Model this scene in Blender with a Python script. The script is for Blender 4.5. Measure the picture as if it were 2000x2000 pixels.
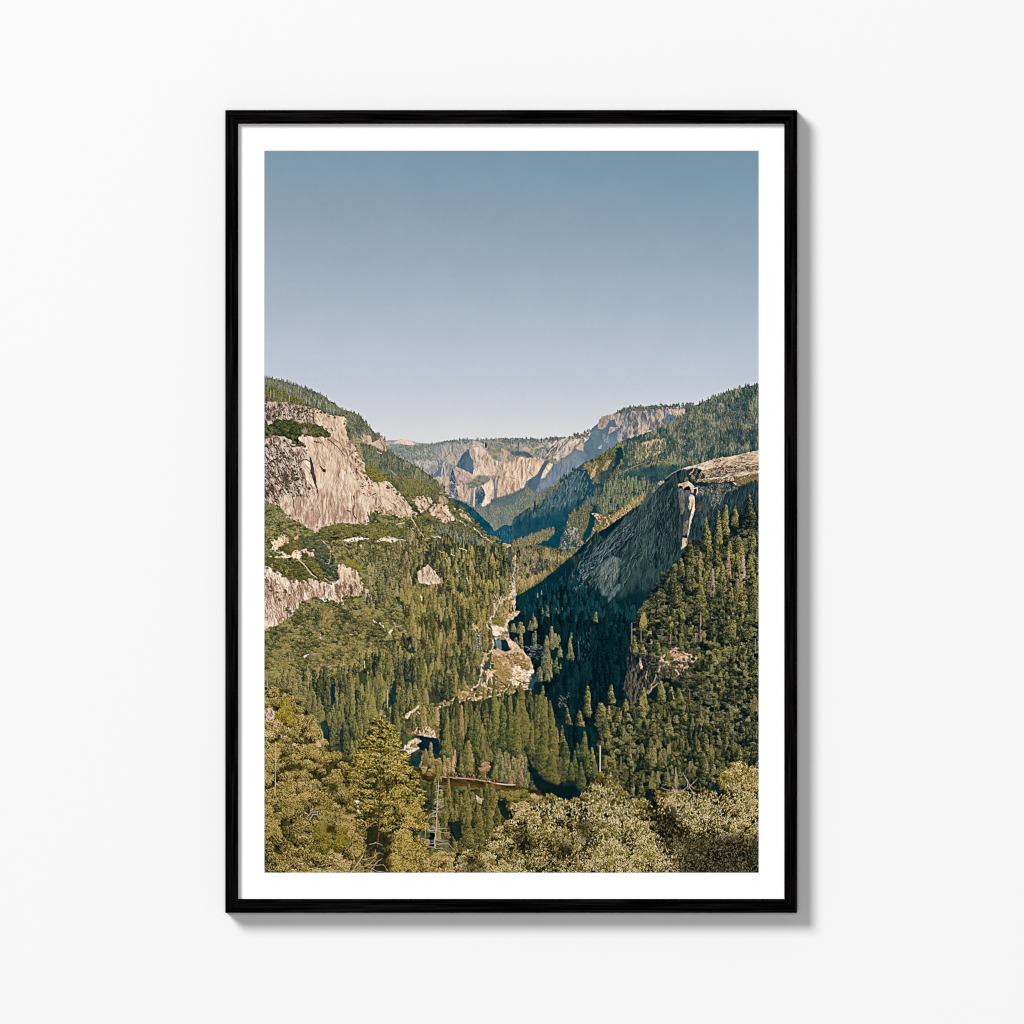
import bpy, bmesh, math, random
from mathutils import Vector
scene = bpy.context.scene
for o in list(bpy.data.objects): bpy.data.objects.remove(o)

# ---------------------------------------------------------------- camera, light, exposure
PXM = 1.0/1567                      # metres per photograph pixel: the frame is 1 m tall
def X(px): return (px-1000)*PXM
def Z(py): return (1000-py)*PXM
WALL_Y = 0.0                        # the wall is the plane y = 0; the camera looks along +y
DIST = 16.0
cam_data = bpy.data.cameras.new('camera'); cam = bpy.data.objects.new('camera', cam_data)
scene.collection.objects.link(cam); scene.camera = cam
cam.location = (0, -DIST, 0); cam.rotation_euler = (math.pi/2, 0, 0)
FRONT = 0.0272                      # the frame's face stands this far off the wall
cam_data.sensor_width = 36; cam_data.lens = 36*(DIST-FRONT)/(2000*PXM)
cam_data.clip_start = 0.1; cam_data.clip_end = 100
world = bpy.data.worlds.new('World'); scene.world = world; world.use_nodes = True
world.node_tree.nodes['Background'].inputs[0].default_value = (1, 1, 1, 1)
world.node_tree.nodes['Background'].inputs[1].default_value = 0.12
key_data = bpy.data.lights.new('studio_lamp', 'AREA'); key = bpy.data.objects.new('studio_lamp', key_data)
scene.collection.objects.link(key)
KD = Vector((-1.16, -1.42, 1.13)).normalized()   # towards the lamp
key.location = KD*80; key.rotation_euler = (-KD).to_track_quat('-Z', 'Y').to_euler()
key_data.shape = 'DISK'; key_data.size = 28; key_data.energy = 67100; key_data.color = (1, 1, 1)
fill_data = bpy.data.lights.new('front_fill', 'AREA'); soft = bpy.data.objects.new('front_fill', fill_data)  # added fill lamp, unseen, evens out and lifts the frame's shadow
scene.collection.objects.link(soft); soft.location = (0, -30, 0); soft.rotation_euler = (math.pi/2, 0, 0)
fill_data.shape = 'SQUARE'; fill_data.size = 9; fill_data.energy = 3020
scene.view_settings.view_transform = 'Standard'; scene.view_settings.look = 'None'
scene.view_settings.exposure = 0; scene.view_settings.gamma = 1; scene.view_settings.use_curve_mapping = False
ILLUM = 1.16                        # light falling on the print, used to turn print tones into ink albedo
scene.render.engine = 'CYCLES'; scene.cycles.filter_width = 1.1

# ---------------------------------------------------------------- materials
def mat(name, col, rough=.6, spec=.3):
    m = bpy.data.materials.new(name); m.use_nodes = True; b = m.node_tree.nodes['Principled BSDF']
    b.inputs['Base Color'].default_value = (*col, 1); b.inputs['Roughness'].default_value = rough
    b.inputs['Specular IOR Level'].default_value = spec
    return m, m.node_tree, b
def noise(nt, scale, detail=4, vec=None, stretch=None):
    n = nt.nodes.new('ShaderNodeTexNoise'); n.inputs['Scale'].default_value = scale; n.inputs['Detail'].default_value = detail
    tc = nt.nodes.new('ShaderNodeTexCoord'); out = tc.outputs['Object']
    if stretch:
        mp = nt.nodes.new('ShaderNodeMapping'); mp.inputs['Scale'].default_value = stretch
        nt.links.new(out, mp.inputs['Vector']); out = mp.outputs['Vector']
    nt.links.new(out, n.inputs['Vector']); return n
def bump(nt, b, src, strength, dist):
    k = nt.nodes.new('ShaderNodeBump'); k.inputs['Strength'].default_value = strength; k.inputs['Distance'].default_value = dist
    nt.links.new(src, k.inputs['Height']); nt.links.new(k.outputs['Normal'], b.inputs['Normal'])
def colramp(nt, src, stops):
    r = nt.nodes.new('ShaderNodeValToRGB'); r.color_ramp.elements[0].position = stops[0][0]; r.color_ramp.elements[0].color = (*stops[0][1], 1)
    r.color_ramp.elements[1].position = stops[-1][0]; r.color_ramp.elements[1].color = (*stops[-1][1], 1)
    for p, c in stops[1:-1]:
        e = r.color_ramp.elements.new(p); e.color = (*c, 1)
    nt.links.new(src, r.inputs['Fac']); return r
M_WALL, nt, b = mat('white_wall_paint', (.818, .818, .818), .9, .0)
n = noise(nt, 900, 2); r = colramp(nt, n.outputs['Fac'], [(.3, (.822, .822, .822)), (.7, (.828, .828, .828))]); nt.links.new(r.outputs['Color'], b.inputs['Base Color'])
M_MAT, nt, b = mat('white_mount_board', (.93, .93, .93), .85, .0)
M_BACK, nt, b = mat('backing_board', (.3, .26, .2), .9, .1)
def wood_mat(name, axis):
    m, nt, b = mat(name, (.006, .006, .006), .5, .25)

    st = (9, 640, 640) if axis == 'x' else (640, 640, 9)
    w = noise(nt, 1.0, 5, stretch=st); w.inputs['Roughness'].default_value = .6; w.inputs['Distortion'].default_value = .5
    r = colramp(nt, w.outputs['Fac'], [(.40, (.0003, .0002, .0003)), (.5, (.0024, .0019, .0022)), (.60, (.0068, .006, .0064)), (.7, (.0115, .0105, .011))])
    nt.links.new(r.outputs['Color'], b.inputs['Base Color']); bump(nt, b, w.outputs['Fac'], .35, .0006)
    b.inputs['Specular IOR Level'].default_value = 0; b.inputs['Roughness'].default_value = .7
    return m
M_WX = wood_mat('black_stained_oak_along', 'x'); M_WZ = wood_mat('black_stained_oak_upright', 'z')

# ---------------------------------------------------------------- building helpers
def obj(name, verts, faces, m, parent=None, smooth=False):
    me = bpy.data.meshes.new(name); me.from_pydata([tuple(v) for v in verts], [], faces); me.materials.append(m); me.update()
    o = bpy.data.objects.new(name, me); scene.collection.objects.link(o)
    if parent: o.parent = parent
    return o
def bevel(o, w, seg=2):
    bm = bmesh.new(); bm.from_mesh(o.data); bmesh.ops.recalc_face_normals(bm, faces=bm.faces)
    bmesh.ops.bevel(bm, geom=[e for e in bm.edges if e.calc_length() > .01], offset=w, segments=seg, affect='EDGES', profile=.6)
    bm.to_mesh(o.data); bm.free()

# ---------------------------------------------------------------- the wall
wall = obj('wall', [(-3, 0, -2.4), (3, 0, -2.4), (3, 0, 2.4), (-3, 0, 2.4)], [(0, 1, 2, 3)], M_WALL)
wall['kind'] = 'structure'

# ---------------------------------------------------------------- the frame
OL, OT, OR, OB = X(440), Z(215), X(1557), Z(1783)     # outer edges
IL, IT, IR, IB = X(465), Z(241.5), X(1532), Z(1756)   # sight edges
BACK = -0.0005; REC = 0.0060                          # the mount sits this far behind the face
root = bpy.data.objects.new('picture_frame', None); scene.collection.objects.link(root)
root.location = ((OL+OR)/2, 0, OB)
root['label'] = 'tall thin black wooden frame holding a white-mounted landscape photograph, hung on the plain white wall'
root['category'] = 'picture frame'
def loc(v): return (v[0]-root.location.x, v[1], v[2]-root.location.z)
def rail(name, oa, ob, ia, ib, m, along):
    """mitred rail between the outer points oa, ob and the sight-edge points ia, ib (x, z pairs); depth is -y"""
    yb, yf = BACK, -FRONT
    yr = -(FRONT-REC)+.0006                                       # rebate: the board slides in behind the lip
    def cut(k): # point between outer and sight edge, fraction k
        return tuple(oa[i]+(ia[i]-oa[i])*k for i in (0, 1)), tuple(ob[i]+(ib[i]-ob[i])*k for i in (0, 1))
    prof = [(0, yb), (0, yf), (1, yf), (1, yr+.0022), (.62, yr+.0022), (.62, yb)]
    g = .00007                                                    # hairline of the mitre joint
    V = []
    for k, y in prof:
        a, c = cut(k)
        if along == 'x': a = (a[0]+g, a[1]); c = (c[0]-g, c[1])
        else: a = (a[0], a[1]-g); c = (c[0], c[1]+g)
        V += [loc((a[0], y, a[1])), loc((c[0], y, c[1]))]
    n = len(prof); F = [(2*i, 2*i+1, 2*((i+1) % n)+1, 2*((i+1) % n)) for i in range(n)]
    F += [tuple(2*i for i in range(n))[::-1], tuple(2*i+1 for i in range(n))]
    o = obj(name, V, F, m, root); bevel(o, .00025, 2); return o
rail('frame_rail', (OL, OT), (OR, OT), (IL, IT), (IR, IT), M_WX, 'x')
rail('frame_rail', (OL, OB), (OR, OB), (IL, IB), (IR, IB), M_WX, 'x')
rail('frame_rail', (OL, OT), (OL, OB), (IL, IT), (IL, IB), M_WZ, 'z')
rail('frame_rail', (OR, OT), (OR, OB), (IR, IT), (IR, IB), M_WZ, 'z')

# ---------------------------------------------------------------- the white border round the print
PL, PT, PR, PB = X(516.2), Z(294), X(1482), Z(1704.8)
yM = -(FRONT-REC); E = .006; T = .0014
def board():
    o = [(IL-E, IT+E), (IR+E, IT+E), (IR+E, IB-E), (IL-E, IB-E)]; i = [(PL, PT), (PR, PT), (PR, PB), (PL, PB)]
    V = [loc((x, yM, z)) for x, z in o]+[loc((x, yM, z)) for x, z in i]+[loc((x, yM+T, z)) for x, z in o]+[loc((x, yM+T, z)) for x, z in i]
    F = []
    for k in range(4):
        j = (k+1) % 4; F += [(k, j, 4+j, 4+k), (8+k, 12+k, 12+j, 8+j), (k, 8+k, 8+j, j), (4+k, 4+j, 12+j, 12+k)]
    return obj('mount_board', V, F, M_MAT, root)
board()

# ---------------------------------------------------------------- the landscape photograph printed on the flat sheet
import numpy as np, math
PX0, PY0, PW, PH = 516, 294, 966, 1411
FR = dict(A=(510,710,3.943), B=(1000,710,3.943), C=(510,1200,3.788), D=(1000,1200,3.788),
          E=(740,820,8.05), F=(980,770,8.05), G=(510,730,8.05), H=(510,970,8.05),
          I=(1240,860,7.728), J=(1000,980,8.05), K=(900,1150,9.66), L=(750,1350,5.8545), S=(0,0,1.0))
def P(s):
    """'A 10,20 30,40 B 5,6' -> Nx2 array of sheet coordinates"""
    f = FR['S']; out = []
    for t in s.split():
        if t in FR: f = FR[t]
        else:
            a, b = t.split(','); out.append((f[0]+float(a)/f[2], f[1]+float(b)/f[2]))
    return np.array(out)
IMG = np.zeros((PH, PW, 3), np.float32)
RNG = np.random.RandomState(11)
def _h(ix, iy, s):
    n = (ix.astype(np.int64)*374761393 + iy.astype(np.int64)*668265263 + s*1442695041) & 0xffffffff
    n = ((n ^ (n >> 13))*1274126177) & 0xffffffff
    n = (n ^ (n >> 16)) & 0xffff
    return n.astype(np.float32)/32767.5-1
def vn(x, y, s=0):
    fx = np.floor(x); fy = np.floor(y); tx = (x-fx).astype(np.float32); ty = (y-fy).astype(np.float32)
    ix = fx.astype(np.int64); iy = fy.astype(np.int64)
    tx = tx*tx*(3-2*tx); ty = ty*ty*(3-2*ty)
    a = _h(ix, iy, s); b = _h(ix+1, iy, s); c = _h(ix, iy+1, s); d = _h(ix+1, iy+1, s)
    return (a+(b-a)*tx)*(1-ty)+(c+(d-c)*tx)*ty
def fbm(x, y, o=3, s=0, g=.55):
    r = 0; a = 1; t = 0
    for k in range(o):
        r = r+a*vn(x*2**k+k*17.3, y*2**k+k*9.1, s+k*31); t += a; a *= g
    return r/t*1.6
def bbox(p, pad):
    x0 = max(int(p[:,0].min()-pad)-PX0, 0); x1 = min(int(p[:,0].max()+pad)+2-PX0, PW)
    y0 = max(int(p[:,1].min()-pad)-PY0, 0); y1 = min(int(p[:,1].max()+pad)+2-PY0, PH)
    return x0, x1, y0, y1
def grid(b):
    x0, x1, y0, y1 = b
    y, x = np.mgrid[y0:y1, x0:x1]
    return x.astype(np.float32)+PX0+.5, y.astype(np.float32)+PY0+.5
def inside(p, x, y):
    r = np.zeros(x.shape, bool); n = len(p)
    for i in range(n):
        ax, ay = p[i]; bx, by = p[(i+1) % n]
        if ay == by: continue
        c = ((ay > y) != (by > y)) & (x < (bx-ax)*(y-ay)/(by-ay)+ax)
        r ^= c
    return r
def ext(p):
    p = p.copy(); p[p[:,0] < 518.5, 0] -= 20; p[p[:,0] > 1479.5, 0] += 20; p[p[:,1] > 1702, 1] += 20
    return p
def mask(p, rough=1.2, rs=5, seed=0, ss=True):
    if isinstance(p, str): p = P(p)
    p = ext(p); b = bbox(p, rough+1); x, y = grid(b)
    if x.size == 0: return None
    nx = x; ny = y
    if rough:
        nx = x+rough*fbm(x/rs, y/rs, 2, seed+5); ny = y+rough*fbm(x/rs, y/rs, 2, seed+77)
    if ss: m = sum(inside(p, nx+dx, ny+dy).astype(np.float32) for dx, dy in ((-.25,-.25),(.25,.25)))/2
    else: m = inside(p, nx, ny).astype(np.float32)
    return b, x, y, m
def ramp(t, cols):
    c = np.array(cols, np.float32); k = len(c)-1
    t = np.clip(t, 0, 1)*k; i = np.clip(t.astype(int), 0, k-1); f = (t-i)[..., None]
    return c[i]*(1-f)+c[i+1]*f
def comp(b, m, col, op=1):
    x0, x1, y0, y1 = b; a = (m*op)[..., None]
    IMG[y0:y1, x0:x1] = IMG[y0:y1, x0:x1]*(1-a)+col*a
def rock(p, cols, ang=90, sw=3, sl=18, amp=1, crack=.35, broad=.35, grain=7, rough=1.5, seed=0, op=1, bias=0, feather=0, bs=28):
    r = mask(p, rough, 5, seed)
    if r is None: return
    b, x, y, m = r
    if feather: m = blur(m, feather)
    wx = x+2.5*fbm(x/14, y/14, 2, seed+3); wy = y+2.5*fbm(x/14, y/14, 2, seed+4)
    a = math.radians(ang); u = wx*math.cos(a)+wy*math.sin(a); v = -wx*math.sin(a)+wy*math.cos(a)
    n1 = fbm(v/sw, u/sl, 3, seed+10)
    n4 = fbm(v/(sw*2.2), u/(sl*.6), 2, seed+50); n4 = n4-np.roll(n4, 1, 1)
    n2 = fbm(x/bs, y/bs, 3, seed+20); c = np.abs(fbm(v/(sw*2.6), u/(sl*1.6), 3, seed+30))
    c2 = np.abs(fbm(x/9, y/6, 3, seed+40))
    n5 = fbm(v/(sw*.5), u/(sl*.28), 2, seed+60)
    t = .6+bias+broad*n2+.26*amp*n1+.85*amp*n4+.2*n5-crack*.9*np.clip(1-c/.07, 0, 1)-crack*.6*np.clip(1-c2/.06, 0, 1)
    col = ramp(t, cols)+(RNG.rand(*x.shape)-.5)[..., None]*2*grain
    comp(b, m, col, op)
def blur(m, r):
    k = int(r*2)+1; w = np.exp(-np.arange(-k, k+1)**2/(2*r*r)); w /= w.sum()
    q = np.pad(m, k, mode='edge')
    q = sum(w[i]*q[:, i:i+m.shape[1]] for i in range(2*k+1))
    return sum(w[i]*q[i:i+m.shape[0]] for i in range(2*k+1)).astype(np.float32)
def fill(p, cols, rough=1.2, op=1, scale=12, seed=0, feather=0, grain=5, sy=1, amp=.5):
    r = mask(p, rough, 5, seed)
    if r is None: return
    b, x, y, m = r
    if feather: m = blur(m, feather)
    t = .5+amp*fbm(x/scale, y/scale/sy, 4, seed+8)
    comp(b, m, ramp(t, cols)+(RNG.rand(*x.shape)-.5)[..., None]*2*grain, op)
def line(p, w, col, op=1, w2=None, wob=0):
    if isinstance(p, str): p = P(p)
    w2 = w if w2 is None else w2; n = len(p)-1
    for i in range(n):
        s = p[i:i+2]; b = bbox(s, max(w, w2)+2+wob); x, y = grid(b)
        if x.size == 0: continue
        if wob: x = x+wob*vn(x/6, y/6, 3); y = y+wob*vn(x/6, y/6, 9)
        d = s[1]-s[0]; L2 = (d**2).sum()+1e-6
        t = np.clip(((x-s[0,0])*d[0]+(y-s[0,1])*d[1])/L2, 0, 1)
        r = np.hypot(x-s[0,0]-t*d[0], y-s[0,1]-t*d[1]); ww = w+(w2-w)*((i+t)/n)
        comp(b, np.clip(ww/2+.5-r, 0, 1)*np.clip(ww*1.2, 0, 1), np.array(col, np.float32), op)
# ---- sprites
_C = {}
def conifer(h, w, k):
    key = ('c', h, w, k)
    if key in _C: return _C[key]
    r = np.random.RandomState((h*7919+w*613+k*31) % 99991)
    W = w+2; yy, xx = np.mgrid[0:h, 0:W]; f = (yy+.5)/h; c = W/2-.5+r.uniform(-.3, .3)
    nb = max(2, h/r.uniform(3.2, 4.6)); ph = r.rand()
    saw = ((f*nb+ph) % 1)
    sh = r.uniform(.6, .95)
    hw = (w/2)*(f**sh)*(.66+.4*saw)+.45; hw = np.where(f > .86, hw*(1-.5*(f-.86)/.14), hw)
    lop = np.interp(np.arange(h), np.linspace(0, h, 6+h//6), r.uniform(.72, 1.15, 6+h//6))[:, None]
    dx = xx-c; hw = hw*np.where(dx > 0, lop, lop[::-1])
    a = np.clip(hw-np.abs(dx)+.5, 0, 1)
    if w > 7: a = a*(r.rand(h, W) > .12*(np.abs(dx)/(hw+.01)))
    g = r.uniform(-1, 1, (h//3+2, W//2+2)); gy = yy/3+.5*(xx % 2); gx = xx/2
    cl = g[gy.astype(int), gx.astype(int)]
    t = .57+.3*dx/(hw+.5)+.12*(saw-.45)+.2*cl+.14*(.45-f)+r.uniform(-.24, .24, (h, W))-.45*np.clip(f-.78, 0, 1)
    _C[key] = (a.astype(np.float32), t.astype(np.float32)); return _C[key]
def tree(h, w, k):
    """a large conifer grown from short drooping sprays"""
    h = int(round(h/3)*3); w = max(5, int(round(w/2)*2)); key = ('t', h, w, k)
    if key in _C: return _C[key]
    r = np.random.RandomState((h*7919+w*613+k*31+3) % 99991)
    W = w+6; a = np.zeros((h, W), np.float32); t = np.full((h, W), .12, np.float32); c = W/2-.5
    nt = max(4, int(h/r.uniform(3.4, 5))); pw = r.uniform(.45, 1.0); lop = r.uniform(.5, 1.2, (2, nt)); lop = (lop+np.roll(lop, 1, 1))/2; ln = r.uniform(-.05, .05)*h
    for i in range(nt-1, -1, -1):
        f = (i+.5)/nt; y0 = f*h
        for s in (0, 1):
            hw = (w/2)*(f**pw)*lop[s, i]*(1-.35*max(f-.85, 0)/.15)+.6; n = int(3+hw*5); sg = 1 if s else -1
            d = r.rand(n)**.8; x = c+ln*(f-.5)+sg*d*hw; y = y0+d*hw*r.uniform(.1, .5)+r.uniform(-1, 1, n)*h/nt*.6
            tt = .62+.3*sg*d+r.uniform(-.18, .16)+r.uniform(-.28, .34, n)+.1*(.5-f)-.45*max(f-.75, 0)/.25
            for q in range(3):
                X = np.clip(np.round(x+sg*q*.7-.5*sg), 0, W-1).astype(int); Y = np.clip(np.round(y+q*.35), 0, h-1).astype(int)
                a[Y, X] = 1; t[Y, X] = tt-.08*q
                if q < 2:
                    Y2 = np.clip(Y+1, 0, h-1); m = a[Y2, X] == 0; a[Y2[m], X[m]] = .85; t[Y2[m], X[m]] = .1+.2*tt[m]
    fb = np.clip((h-np.arange(h))/(h*.13), 0, 1)[:, None]; a = a*(fb > r.uniform(0, .95, (h, W))*1.0)
    _C[key] = (a, t); return _C[key]
def cone(h, w, k): return tree(h, w, k) if h >= 17 else conifer(h, w, k)
def blob(h, w, k):
    key = ('b', h, w, k)
    if key in _C: return _C[key]
    r = np.random.RandomState((h*7919+w*613+k*31+7) % 99991)
    yy, xx = np.mgrid[0:h, 0:w]; dx = (xx-(w-1)/2)/(w/2); dy = (yy-(h-1)/2)/(h/2)
    th = np.arctan2(dy, dx); R = .96+.13*np.sin(3*th+r.rand()*6)+.1*np.sin(5*th+r.rand()*6)+.07*np.sin(9*th+r.rand()*6)
    d = np.hypot(dx, dy)/R; a = np.clip((1-d)*min(h, w)/2+.4, 0, 1)
    t = .56+.3*(dx*.45-dy*.85)+r.uniform(-.34, .34, (h, w))-.16*(d > .8)*(dy > 0)
    _C[key] = (a.astype(np.float32), t.astype(np.float32)); return _C[key]
def snag(h, w, k):
    r = np.random.RandomState(k); W = w+2
    a = np.zeros((h, W), np.float32); a[:, W//2] = .8
    for q in range(2, h, 3):
        l = int((q/h)*w/2*r.uniform(.4, 1.1)); a[q, max(W//2-l, 0):W//2+l+1] = np.maximum(a[q, max(W//2-l, 0):W//2+l+1], .45)
    return a, np.full((h, W), .6, np.float32)
def blit(sp, x, y, cols, db=0, tint=1, op=1):
    """x centre, y base"""
    a, t = sp; h, w = a.shape
    X = int(round(x-w/2-PX0)); Y = int(round(y-h-PY0))
    x0 = max(X, 0); y0 = max(Y, 0); x1 = min(X+w, PW); y1 = min(Y+h, PH)
    if x0 >= x1 or y0 >= y1: return
    a = a[y0-Y:y1-Y, x0-X:x1-X]*op; t = t[y0-Y:y1-Y, x0-X:x1-X]
    comp((x0, x1, y0, y1), a, ramp(t+db, cols)*tint)
def scatter(p, dens, kind, hs, ws, cols, seed=0, jit=.12, lum=0, ls=25, extra=None, rough=3, pal2=None, p2=.25, bias=0, avoid=None):
    """hs / ws: (size at the top of the sheet region, size at the bottom) or a function of y"""
    p = ext(P(p) if isinstance(p, str) else p)
    r = np.random.RandomState(seed+1)
    x0, y0 = p.min(0); x1, y1 = p.max(0)
    n = int((x1-x0)*(y1-y0)*dens)
    x = r.uniform(x0, x1, n); y = r.uniform(y0, y1, n)
    k = inside(p, x+rough*r.uniform(-1, 1, n), y+rough*r.uniform(-1, 1, n)); x = x[k]; y = y[k]
    o = np.argsort(y); x = x[o]; y = y[o]
    L = lum*fbm(x/ls, y/ls, 2, seed+3)
    f = (y-y0)/(y1-y0)
    for i in range(len(x)):
        h = (hs(y[i]) if callable(hs) else hs[0]+(hs[1]-hs[0])*f[i])*r.uniform(.65, 1.25)
        w = (ws(y[i]) if callable(ws) else ws[0]+(ws[1]-ws[0])*f[i])*r.uniform(.75, 1.25)
        h = max(2, int(round(h))); w = max(2, int(round(w)))
        kk = kind if isinstance(kind, str) else ('c' if r.rand() < kind else 'b')
        q = r.randint(10)
        if kk == 'c': sp = cone(h, w, q)
        else: sp = blob(max(3, int(w*.85)) if kind != 'b' else h, w if kind == 'b' else int(w*1.1)+1, q)
        cc = pal2 if (pal2 is not None and r.rand() < p2) else cols
        blit(sp, x[i], y[i]+ (h*.5 if kk == 'b' else h*.35), cc, L[i]+bias+r.uniform(-jit, jit), r.uniform(.93, 1.07))
def put(s, kind, h, w, cols, seed=0, db=0):
    """explicit trees; the points are the tree tops"""
    r = np.random.RandomState(seed)
    pts = P(s); pts = pts[np.argsort(pts[:, 1])]
    for (x, y) in pts:
        hh = int(h*r.uniform(.85, 1.15)); ww = int(w*r.uniform(.85, 1.2))
        sp = cone(hh, ww, r.randint(10)) if kind == 'c' else (snag(hh, ww, r.randint(99)) if kind == 's' else blob(hh, ww, r.randint(10)))
        blit(sp, x, y+hh, cols, db+r.uniform(-.08, .08))
def putx(rows, cols, fr='D', kind='c', seed=0, db=0):
    """'x,top,height,width ...' in the given frame's pixels"""
    r = np.random.RandomState(seed); f = FR[fr]
    L = [tuple(float(v) for v in t.split(',')) for t in rows.split()]
    for x, y, h, w in sorted(L, key=lambda q: q[1]+q[2]):
        v_ = .5 if h/f[2] < 17 else 1; hh = max(3, int(h/f[2]*(1+v_*r.uniform(-.22, .2)))); ww = max(2, int(w/f[2]*(1+v_*r.uniform(-.28, .3)))); x += v_*r.uniform(-14, 14)
        sp = cone(hh, ww, r.randint(10)) if kind == 'c' else (snag(hh, ww, r.randint(99)) if kind == 's' else blob(hh, ww, r.randint(10)))
        blit(sp, f[0]+x/f[2], f[1]+(y+h)/f[2] if v_ == 1 else f[1]+y/f[2]+hh, cols, db+v_*r.uniform(-.2, .14))
def strokes(x, y, L, th, w, col, op=1):
    """many short strokes, later ones over earlier; arrays"""
    n = len(x); m = int(np.max(L))+1
    for k in range(m+1):
        f = k/max(m, 1)
        on = np.ones(n, bool)
        px = x+np.cos(th)*L*(f-.5); py = y+np.sin(th)*L*(f-.5)
        for ww in range(int(w)):
            qx = np.round(px-PX0+ww*np.sin(th)).astype(int); qy = np.round(py-PY0-ww*np.cos(th)).astype(int)
            ok = on & (qx >= 0) & (qx < PW) & (qy >= 0) & (qy < PH)
            IMG[qy[ok], qx[ok]] = col[ok] if op == 1 else IMG[qy[ok], qx[ok]]*(1-op)+col[ok]*op
def lump(cx, cy, rx, ry, cols, n, L, w=1, r=RNG, base=.9, db=0, ang=None, spread=1.2, lx=.35, ly=-.8, ragged=.25, lo=-.1, dk=.42, nz=.3):
    """one clump of foliage: dark ragged body, then leaf strokes lit from the upper right"""
    m = int(n*.9)
    for ph in (0, 1):
        a = r.uniform(0, 2*math.pi, m); q = np.sqrt(r.rand(m))*(1+ragged*r.uniform(-1, 1, m))*(.86 if ph == 0 else 1)
        dx = np.cos(a)*q; dy = np.sin(a)*q; x = cx+dx*rx; y = cy+dy*ry
        t = .5+.38*(dx*lx+dy*ly)+db
        if ph == 0: t = t-dk+r.uniform(-.15, .15, m)
        else:
            keep = r.rand(m) < np.clip(t+.25, .1, 1)
            x, y, t, dx, dy = x[keep], y[keep], t[keep], dx[keep], dy[keep]
            t = t+r.uniform(-nz, nz+.02, len(t))
        th = r.uniform(0, math.pi, len(x)) if ang is None else ang+spread*r.uniform(-1, 1, len(x))+ (0 if spread > 1 else dx*.4)
        strokes(x, y, r.uniform(L*.6, L*1.3, len(x)), th, w+(1 if ph == 0 else 0), ramp(np.clip(t, lo, 1), cols))
def lumps(p, dens, rx, ry, cols, n, L, w=1, seed=0, jit=.12, lum=.15, ls=40, rough=2, pal2=None, p2=.3, edge=None, **kw):
    p = ext(P(p) if isinstance(p, str) else p)
    r = np.random.RandomState(seed+5)
    x0, y0 = p.min(0); x1, y1 = p.max(0); N = int((x1-x0)*(y1-y0)*dens)
    x = r.uniform(x0, x1, N); y = r.uniform(y0, y1, N)
    k = inside(p, x, y); x = x[k]; y = y[k]; o = np.argsort(y); x = x[o]; y = y[o]
    lu = lum*fbm(x/ls, y/ls, 2, seed)
    for i in range(len(x)):
        s = r.uniform(.6, 1.3)
        lump(x[i], y[i], rx*s, ry*s, pal2 if pal2 is not None and r.rand() < p2 else cols, int(n*s*s), L, w, r, db=lu[i]+r.uniform(-jit, jit), **kw)
def ticks(p, n, L, ang, cols, spread=.15, w=1, seed=0, tj=.5, op=.55):
    """n fine strokes inside a polygon"""
    p = P(p) if isinstance(p, str) else p
    r = np.random.RandomState(seed+9); x0, y0 = p.min(0); x1, y1 = p.max(0)
    x = r.uniform(x0, x1, n*3); y = r.uniform(y0, y1, n*3); k = inside(p, x, y); x = x[k][:n]; y = y[k][:n]
    strokes(x, y, r.uniform(L*.5, L*1.5, len(x)), math.radians(ang)+spread*r.uniform(-1, 1, len(x)), w, ramp(.5+tj*r.uniform(-1, 1, len(x)), cols), op)

def scree(s, w, cols=((150,124,100),(214,186,156),(238,214,188)), op=.9):
    """a thin ragged run of pale rock along a polyline"""
    q = P(s) if isinstance(s, str) else s
    r = np.random.RandomState(int(abs(q[0,0]*7+q[0,1]*3)) % 9999); n = max(4, int(np.hypot(*(q[-1]-q[0]))/2)+2)
    t = np.linspace(0, len(q)-1, n); x = np.interp(t, range(len(q)), q[:,0]); y = np.interp(t, range(len(q)), q[:,1])
    d = np.hypot(q[-1,0]-q[0,0], q[-1,1]-q[0,1])+1e-6; nx = -(q[-1,1]-q[0,1])/d; ny = (q[-1,0]-q[0,0])/d
    a = w*r.uniform(.15, 1, n); b = w*r.uniform(.15, 1, n)
    rock(np.concatenate([np.stack([x+nx*a, y+ny*a], 1), np.stack([x-nx*b, y-ny*b], 1)[::-1]]), list(cols), 70, 2, 6, crack=.5, rough=1.8, op=op)

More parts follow.
